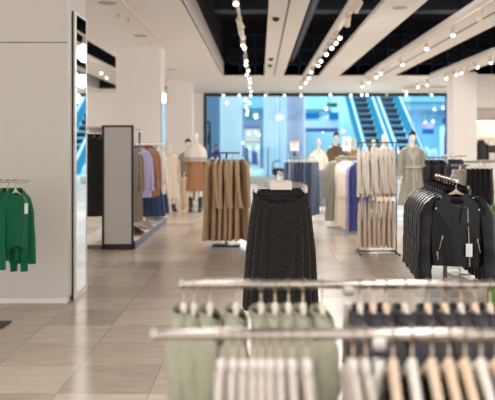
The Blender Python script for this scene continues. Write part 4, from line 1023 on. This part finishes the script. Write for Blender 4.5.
# three mannequins by the glazing
t = mannequin((wx(318.5, 16.2), 16.2, 0), .15, 'mannequin in a cream sweater and blue jeans next to the jeans rack', 1.7, ARM); t.scale = (.86, .9, 1)
wear(t, 'sweater', F_cream, top=1.38, length=.55, sh=.185, hem=.17, waist=.17, depth=.12, neck=.075, sleeve=.58, sr=(.066,.048), drop=.03, nf=6, amp=.01, seed=174, out=.07, collar='crew')
wear_legs(t, F_denim3, top=.93, r0=.115, r1=.1)
t = mannequin((wx(336, 16.6), 16.6, 0), .05, 'mannequin in a dark olive blazer with dark hair', 1.84, ARM); t.scale = (.86, .9, 1)
wear(t, 'blazer', fabric('olive_brown_wool', (104,88,66), 'weave', 100, .2), top=1.5, length=.78, sh=.2, hem=.21, waist=.19, depth=.13, neck=.08, sleeve=.6, sr=(.07,.052), drop=.06, nf=5, amp=.006, seed=175, out=.06, extras=('lapel','buttons'), collar='coat')
wear_legs(t, F_denim3, top=1.0); cap(t, 1.84, M_hair)
t = mannequin((wx(354.5, 17), 17, 0), -.1, 'mannequin in a tan blazer behind the card sign', 1.72, ARM); t.scale = (.86, .9, 1)
wear(t, 'blazer', F_tan, top=1.39, length=.75, sh=.19, hem=.2, waist=.18, depth=.125, neck=.08, sleeve=.58, sr=(.068,.05), drop=.05, nf=5, amp=.006, seed=176, out=.06, extras=('lapel','buttons'), collar='coat')
wear_legs(t, F_denim2, top=.93)
# two behind the cream blouses
t = mannequin((wx(384, 14.6), 14.6, 0), 0, 'white-headed mannequin rising behind the cream blouse rack', 1.8, ARM); t.scale = (.86, .9, 1)
wear(t, 'blouse', F_beige, top=1.46, length=.6, sh=.185, hem=.18, waist=.17, depth=.12, neck=.075, sleeve=.58, sr=(.066,.05), drop=.03, nf=6, amp=.01, seed=177, out=.06); wear_legs(t, F_beige, top=.96)
t = mannequin((wx(373.5, 15.6), 15.6, 0), 0, 'shorter white mannequin behind the far end of the cream blouses', 1.68, ARM); t.scale = (.86, .9, 1)
wear(t, 'blouse', F_cream, top=1.36, length=.6, sh=.18, hem=.18, waist=.17, depth=.12, neck=.075, sleeve=.58, sr=(.066,.05), drop=.03, nf=6, amp=.01, seed=178, out=.06); wear_legs(t, F_taupe, top=.92)
# trench coat
t = mannequin((wx(412, 14.2), 14.2, 0), 0, 'mannequin in a long sage trench coat with dark hair', 1.82, ARM)
wear(t, 'trench_coat', F_grey, top=1.49, length=1.2, sh=.2, hem=.29, waist=.17, depth=.135, hemdepth=.19, neck=.08, sleeve=.62, sr=(.078,.062), drop=.06, nf=7, amp=.03, seed=179, out=.07, collar='coat', extras=('lapel','placket'), belt=.42, cuff=True, trim=fabric('pale_sage_facing', (178,172,156)))
boots(t, .2); cap(t, 1.82, M_hair)

# wooden display tables beside the caped mannequin
def table(x0, x1, y0, y1, h, label):
    t = thing('display_table', label, 'table', ((x0+x1)/2, (y0+y1)/2, 0)); w, d = x1-x0, y1-y0
    b = new(); box(b, (0,0,h-.02), (w,d,.04), .004); obj('tabletop', b, M_wood, t)
    for sx in (-1, 1):
        for sy in (-1, 1):
            b = new(); box(b, (sx*(w/2-.03), sy*(d/2-.03), (h-.04)/2), (.06,.06,h-.04), .003); obj('leg', b, M_wood, t)
table(wx(172, 16.3), wx(184.5, 16.3), 16.2, 16.8, .74, 'tall beech display table between the cream coat and caped mannequins')
table(wx(186, 17.5), wx(209, 17.5), 17.2, 17.6, .5, 'low beech display table behind the caped mannequin')
p = (wx(177.5, 16.4), 16.4, .74)
t = thing('handbag', 'grey-blue patterned soft bag on the tall beech table', 'bag', p)
b = new(); rg = []
rs = random.Random(8)
for z, r in ((0,.1),(.01,.13),(.1,.15),(.2,.12),(.27,.06),(.3,.05)):
    rg.append([Vector(((r*1.05+.015*math.sin(5*a+z*20))*math.cos(a), (r*.7+.012*math.cos(4*a+z*9))*math.sin(a), z)) for a in [2*PI*i/26 for i in range(26)]])
loft(b, rg, True, True); obj('body', b, fabric('blue_grey_print', (128,136,158), 'weave', 40, .4, var=.5), t)
b = new(); tube(b, [(-.05,0,.28),(-.07,0,.36),(0,0,.42),(.07,0,.36),(.05,0,.28)], .012, 8); obj('handle', b, F_denim3, t)
for i, (x, c) in enumerate(((188.5, F_navy), (198, F_blueskirt), (205, F_navy))):
    b = new()
    for k in range(3): box(b, (0,0,.02+.04*k), (.24,.3,.036), .014, seg=3)
    tag(obj('folded_cloth', b, c, loc=(wx(x, 17.4), 17.4, .5)), 'folded blue cloth on the low beech table, %s from the tall table' % ORD[i], 'cloth', 'folded cloths on the low table')

# person walking in the mall
t = thing('person', 'person with dark hair in a dark coat passing behind the glazing', 'person', (wx(216, 30.5), 30.5, 0), .7)
obj('figure', body_mesh('figure', M_skin, 1.5, ARM, .1), M_skin, t)
wear(t, 'coat', F_navy, top=1.22, length=.85, sh=.18, hem=.21, waist=.18, depth=.13, hemdepth=.16, neck=.09, sleeve=.56, sr=(.07,.055), drop=.02, nf=6, amp=.012, seed=181, out=.06, collar='coat')
wear_legs(t, F_blk, top=.8, bottom=.06, r1=.07); cap(t, 1.5, M_hair, 'hair', 1.15)

# ------------------------------------------------------------------ wall bay past the plain column
WX0 = wx(478, 22); WY = 22.2
struct('wall_bay', slab(6.3, 10.2, WY, WY+.2, 0, CZ), M_wall, 'pale back wall of the lit display bay')
struct('wall_bay.001', slab(6.3, 10.2, 20.9, WY, 2.62, CZ), M_wall, 'pale bulkhead above the lit display bay')
t = thing('wall_shelf', 'pale wooden shelf with a light strip in the bay past the plain column', 'shelf', (8.2, WY-.25, 2.2))
b = new(); box(b, (0,0,.06), (3.7,.5,.05), .004); obj('board', b, M_wood2, t)
b = new(); box(b, (0,-.1,.02), (3.6,.06,.025)); obj('light_strip', b, glow('warm_strip', (255,232,204), 9), t)
t = thing('wall_hook_rail', 'thin metal peg rail on the bay wall', 'rail', (7.4, WY, 1.68))
b = new(); cyl(b, (-.5,-.2,0), (.9,-.2,0), .012, n=12); box(b, (-.4,-.1,0), (.03,.2,.03)); box(b, (.8,-.1,0), (.03,.2,.03)); obj('rail', b, M_steel, t)
bj = Kind(make_biker)
wj = T(F_leather, 'jacket', 'jacket', length=.62, sh=.2, hem=.2, depth=.09, neck=.07, zn=-.07, sleeve=.58, sr=(.065,.05), drop=.05, collar='coat', nf=5, amp=.008, seed=191)
hang(wj, 0, (wx(481, WY-.2), WY-.2, 1.68), .25, 'black leather jacket on the peg rail inside the lit bay', 'pale hanger in the black jacket inside the lit bay', ('wood', .012))
t = thing('handbag', 'small black bag hung on the peg rail in the lit bay', 'bag', (wx(491.5, WY-.2), WY-.2, 1.68))
b = new(); box(b, (0,0,-.32), (.26,.1,.24), .03, seg=3); obj('body', b, M_black, t); b = new(); tube(b, [(-.1,0,-.22),(-.07,0,-.05),(0,0,.016),(.07,0,-.05),(.1,0,-.22)], .008, 8); obj('strap', b, M_black, t)

# ------------------------------------------------------------------ ceiling fittings
LIGHTS = []
def make_spot(key):
    pitch = key
    t = thing('track_spotlight', '', 'spotlight')
    b = new(); box(b, (0,0,-.012), (.04,.11,.024), .004); obj('adapter', b, M_cream, t)
    b = new(); cyl(b, (0,0,-.024), (0,0,-.075), .009, n=10); obj('stem', b, M_black if key % 2 else M_cream, t)
    a = math.radians(pitch); d = Vector((0, -math.sin(a), -math.cos(a))); c = Vector((0,0,-.085))
    b = new(); p = c-d*.06; cyl(b, p, c+d*.115, .046, n=24); cyl(b, p-d*.012, p, .036, .046, n=24); cn = obj('can', b, M_cream, t)
    b = new(); cyl(b, c+d*.113, c+d*.118, .05, n=24); obj('bezel', b, M_steel, cn)
    b = new(); cyl(b, c+d*.1175, c+d*.1195, .036, n=24); obj('lens', b, M_lens, cn)
    return t
SPOT = Kind(make_spot)
def lamp(p, d, e):
    l = bpy.data.lights.new('spot_lamp', 'SPOT'); l.energy = e; l.color = (1.0, .96, .915); l.spot_size = math.radians(100); l.spot_blend = 1; l.shadow_soft_size = .18
    o = bpy.data.objects.new('spot_lamp', l); C.objects.link(o); o.location = p; o.rotation_euler = Vector(d).to_track_quat('-Z', 'Y').to_euler()
SPOT_E = 54
def spots(X, items, z, where, e=1.0):
    for i, (y, pitch, yaw) in enumerate(items):
        SPOT.put(pitch, (X, y, z), yaw, 'white track spotlight on %s, %s from the far end' % (where, ORD[i]), 'spotlights on '+where)
        a = math.radians(pitch); d = Vector((0, -math.sin(a), -math.cos(a))); d = Matrix.Rotation(yaw, 3, 'Z') @ d
        lamp(Vector((X, y, z-.085))+d*.3, d, SPOT_E*e)
def YZ(ypx, z=3.45): return (z-H)*F/(143-ypx)
def rail_items(ys, seed, dead=()):
    rs = random.Random(seed); out = []
    for i, y in enumerate(ys):
        Y = YZ(y); away = i in dead
        out.append((Y, 50 if away else rs.choice((35, 50, 60)), (PI+rs.uniform(-.5,.5)) if away else rs.uniform(-.6, .6)))
    return out
def track(x, y0, y1, label, z=CZ):
    b = new(); box(b, (x, (y0+y1)/2, z-.012), (.05, y1-y0, .024), .004); tag(obj('lighting_track', b, M_cream), label, 'track')
# hanging track in the void
track(-.33, -2, 26.6, 'slim white lighting track hanging above the black skirt stand')
spots(-.33, rail_items([90,87,84.5,81,78,74.5,72,69.5,66.5,63,59,47,44.5,36,30,25,4], 1, (13,14,15)), CZ-.024, 'the hanging track') if False else None
def chunk(X, ys, seed, dead, where):
    spots(X, rail_items(ys, seed, dead), CZ-.024, where)
ORD += ['sixteenth','seventeenth','eighteenth']
chunk(-.33, [90,86,82,78,73,69,64,59,47,43,36,30,25,4,-40], 1, (10,11,12), 'the hanging track')
track(1.385, -2, 25.5, 'white lighting track under the narrow ceiling strip')
chunk(1.385, [86,82,78,71.5,64,61,53.5,48,43,38,22.5,8,-14], 2, (10,11,12), 'the narrow ceiling strip')
track(3.34, -2, 25.5, 'white lighting track under the broad ceiling beam')
chunk(3.34, [85,81,77,73.5,63,48,33,17,4], 3, (7,8), 'the broad ceiling beam')
track(5.35, -2, 25.5, 'white lighting track under the beam of the plain column')
chunk(5.35, [91,87,83.5,77,74,71.5,69,66.5,61,44], 4, (6,), 'the beam of the plain column')
track(7.75, -2, 21.2, 'white lighting track beyond the plain column')
chunk(7.75, [88,85], 5, (), 'the ceiling past the plain column')
track(-4.3, -2, 21.2, 'white lighting track on the beam behind the tall mirror')
chunk(-4.3, [82,80,76,73,60], 6, (), 'the beam behind the tall mirror')
track(-2.0, -2, 13.5, 'added white lighting track on the flat ceiling by the wall block')  # track and heads added to brighten the wall block
spots(-2.0, [(5.2,40,.2),(3.4,40,-.3),(1.2,40,.3)], CZ-.024, 'the added track by the wall block', 1.5)
track(.9, -2, 4.5, 'added white lighting track above the front clothes rack', z=CZ)  # unseen track and heads added to light the front rack
spots(.9, [(3.6,35,.3),(2.4,20,.2),(1.2,35,PI),(.2,35,PI+.3),(-.8,40,PI-.2)], CZ-.024, 'the added track above the front clothes rack', .34)
spots(-.33, [(3.9,35,.3),(1.0,35,PI)], CZ-.024, 'the added near end of the hanging track', .4)  # extra unseen heads, added as fill for the front rack
b = new(); box(b, ((wx(219, 27.6)+wx(436, 27.6))/2, 27.6, CZ-.012), (wx(436, 27.6)-wx(219, 27.6), .05, .024), .004); tag(obj('lighting_track', b, M_cream), 'white cross track along the glazed front', 'track')
for i, (x, pi_, yw) in enumerate(((222,50,.9),(239,50,.1),(251,50,-.1),(267,50,-.9),(284,50,.2),(301,50,0),(330,60,.1),(351,50,-.2),(361,60,.2),(367,60,-.1),(387,50,PI),(406,50,0),(430,60,.5))):
    X = wx(x, 27.6); SPOT.put(pi_, (X, 27.6, CZ-.024), yw, 'white spotlight on the cross track of the glazed front, %s from the door handle' % ORD[i], 'spotlights on the cross track')
    d = Matrix.Rotation(yw, 3, 'Z') @ Vector((0, -math.sin(math.radians(pi_)), -math.cos(math.radians(pi_)))); lamp(Vector((X, 27.6, CZ-.11))+d*.3, d, SPOT_E)
def dome(x, y, label):
    X = wx(x, (CZ-H)*F/(143-y)); Y = (CZ-H)*F/(143-y)
    t = thing('camera_dome', label, 'security camera', (X, Y, CZ))
    b = new(); cyl(b, (0,0,-.02), (0,0,0), .075, n=28); obj('mount', b, M_white, t)
    b = new(); lathe(b, [(.06,-.02),(.058,-.045),(.045,-.07),(.02,-.083),(.004,-.086)], n=28); obj('dome', b, M_black, t)
dome(276, 16.5, 'dark camera dome alone on the near half of the slotted ceiling panel'); dome(271, 57.5, 'dark camera dome toward the far end of the slotted ceiling panel, first of two'); dome(270, 64, 'dark camera dome at the very end of the slotted ceiling panel, last of three')
def disc(x, y, r, label, m=M_white, name='ceiling_speaker'):
    Y = (CZ-H)*F/(143-y); t = thing(name, label, 'ceiling fitting', (wx(x, Y), Y, CZ))
    b = new(); lathe(b, [(r,0),(r,-.008),(r*.88,-.014)], n=36); obj('rim', b, M_white, t)
    b = new(); cyl(b, (0,0,-.016), (0,0,-.012), r*.86, n=36); obj('grille', b, m, t)
M_gr = mat('grey_grille', (172,166,160), .7, kind='grain', scale=300, bump=.3)
disc(107, 2, .16, 'round grey speaker grille on the flat ceiling above the tall mirror', M_gr); disc(140.5, 35, .15, 'round grey speaker grille on the flat ceiling near the square column', M_gr); disc(172, 69, .15, 'round grey speaker grille on the flat ceiling between the two columns', M_gr)
disc(400, 7, .13, 'round grille nearest on the wide ceiling panel', M_gr); disc(385, 24, .1, 'pale round fitting second on the wide ceiling panel'); disc(376, 30, .06, 'small round fitting third on the wide ceiling panel'); disc(349, 58, .09, 'round fitting at the far end of the wide ceiling panel')
for i, (x, y) in enumerate(((118,14.5),(128.5,18),(151,41),(174,63),(185,76))):
    Y = (CZ-H)*F/(143-y); t = thing('sprinkler', 'small fire sprinkler on the flat white ceiling, %s from the tall mirror' % ORD[i], 'sprinkler', (wx(x, Y), Y, CZ), 0, 'ceiling sprinklers')
    b = new(); lathe(b, [(.03,0),(.03,-.008),(.012,-.012),(.012,-.05)], n=18); obj('stem', b, M_chrome, t); b = new(); cyl(b, (0,0,-.06), (0,0,-.055), .025, n=18); obj('deflector', b, M_chrome, t)
b = new(); box(b, (wx(447, 25.5), 25.5, CZ-.09), (3.2, .5, .14), .03); 
tag(obj('air_curtain', b, M_cream), 'long pale air curtain unit under the ceiling before the plain column', 'air curtain')

# ------------------------------------------------------------------ mall lamps
def area(p, size, e, col, rot=(0,0,0), name='mall_lamp'):
    l = bpy.data.lights.new(name, 'AREA'); l.energy = e; l.size = size[0]; l.shape = 'RECTANGLE'; l.size_y = size[1]; l.color = col
    o = bpy.data.objects.new(name, l); C.objects.link(o); o.location = p; o.rotation_euler = rot
area((2, 36, 8.9), (26, 10), 2300, (.88, .99, 1.0)); area((2, 50, 8.9), (26, 14), 2500, (.8, .98, 1.0))
area((11.5, 48, 3.7), (4, 4), 150, (.55, .85, 1)); area((3.5, 46, 2.2), (2.5, .3), 40, (.6, .85, 1))
area((wx(252, 45), 45, 3.2), (1.6, 2), 22, (1, .9, .72))
for i, (x, y, Y) in enumerate(((245,100,33),(249.5,103,34),(246,107,36),(247.5,111,38),(247,114.5,40),(227,103,32),(326,109,40),(434.5,109.5,42),(443,108,42),(409,124.5,44),(413.5,124,44),(425.5,122.5,44),(433,121.5,44),(249,134,43.5),(259,135,43.5),(255.5,132.5,43.5),(313,131,45),(323,132,45),(343,131,45),(243,143,43))):
    p = at(x, y, Y); t = thing('pendant_lamp', 'small lit white pendant lamp in the mall, %s' % ['topmost of the chain between the pillars','second of the chain between the pillars','third of the chain between the pillars','fourth of the chain between the pillars','lowest of the chain between the pillars','before the broad pale blue pillar','under the green exit sign','first above the bright shop','second above the bright shop','first over the trench coat mannequin','second over the trench coat mannequin','first over the blue screen','second over the blue screen','first in the far shop','second in the far shop','third in the far shop','over the cream sweater mannequin','between the cream sweater and the olive blazer','beside the olive blazer mannequin','at the edge of the far shop'][i], 'lamp', p)
    b = new(); ellipsoid(b, (0,0,0), (.055,.055,.05), 16, 10); obj('bulb', b, M_lens, t); b = new(); cyl(b, (0,0,.06), (0,0,.13), .05, .03, n=16); obj('cap', b, M_white, t)
    b = new(); cyl(b, (0,0,.13), (0,0,max(.4, (9 if Y < 42 else 3.5)-p.z)), .008, n=6); obj('cord', b, M_white, t)

# ------------------------------------------------------------------ world, camera, view
w = bpy.data.worlds.new('shop_surroundings'); bpy.context.scene.world = w; w.use_nodes = True
w.node_tree.nodes['Background'].inputs[0].default_value = (1, .97, .95, 1); w.node_tree.nodes['Background'].inputs[1].default_value = 1.15
cd = bpy.data.cameras.new('camera'); co = bpy.data.objects.new('camera', cd); C.objects.link(co)
co.location = (0, 0, H); co.rotation_euler = (PI/2, 0, 0)
cd.sensor_width = 36; cd.lens = F/495*36; cd.shift_x = -12.5/495; cd.shift_y = -57/495
cd.dof.use_dof = True; cd.dof.focus_distance = 5.1; cd.dof.aperture_fstop = 2.1; cd.clip_end = 200; cd.clip_start = .05
sc = bpy.context.scene; sc.camera = co
sc.view_settings.view_transform = 'Standard'; sc.view_settings.look = 'None'; sc.view_settings.exposure = 1.15; sc.view_settings.gamma = 1
sc.cycles.use_denoising = True; sc.cycles.max_bounces = 10; sc.cycles.diffuse_bounces = 6; sc.cycles.transparent_max_bounces = 12; sc.cycles.sample_clamp_indirect = 2; sc.cycles.sample_clamp_direct = 4
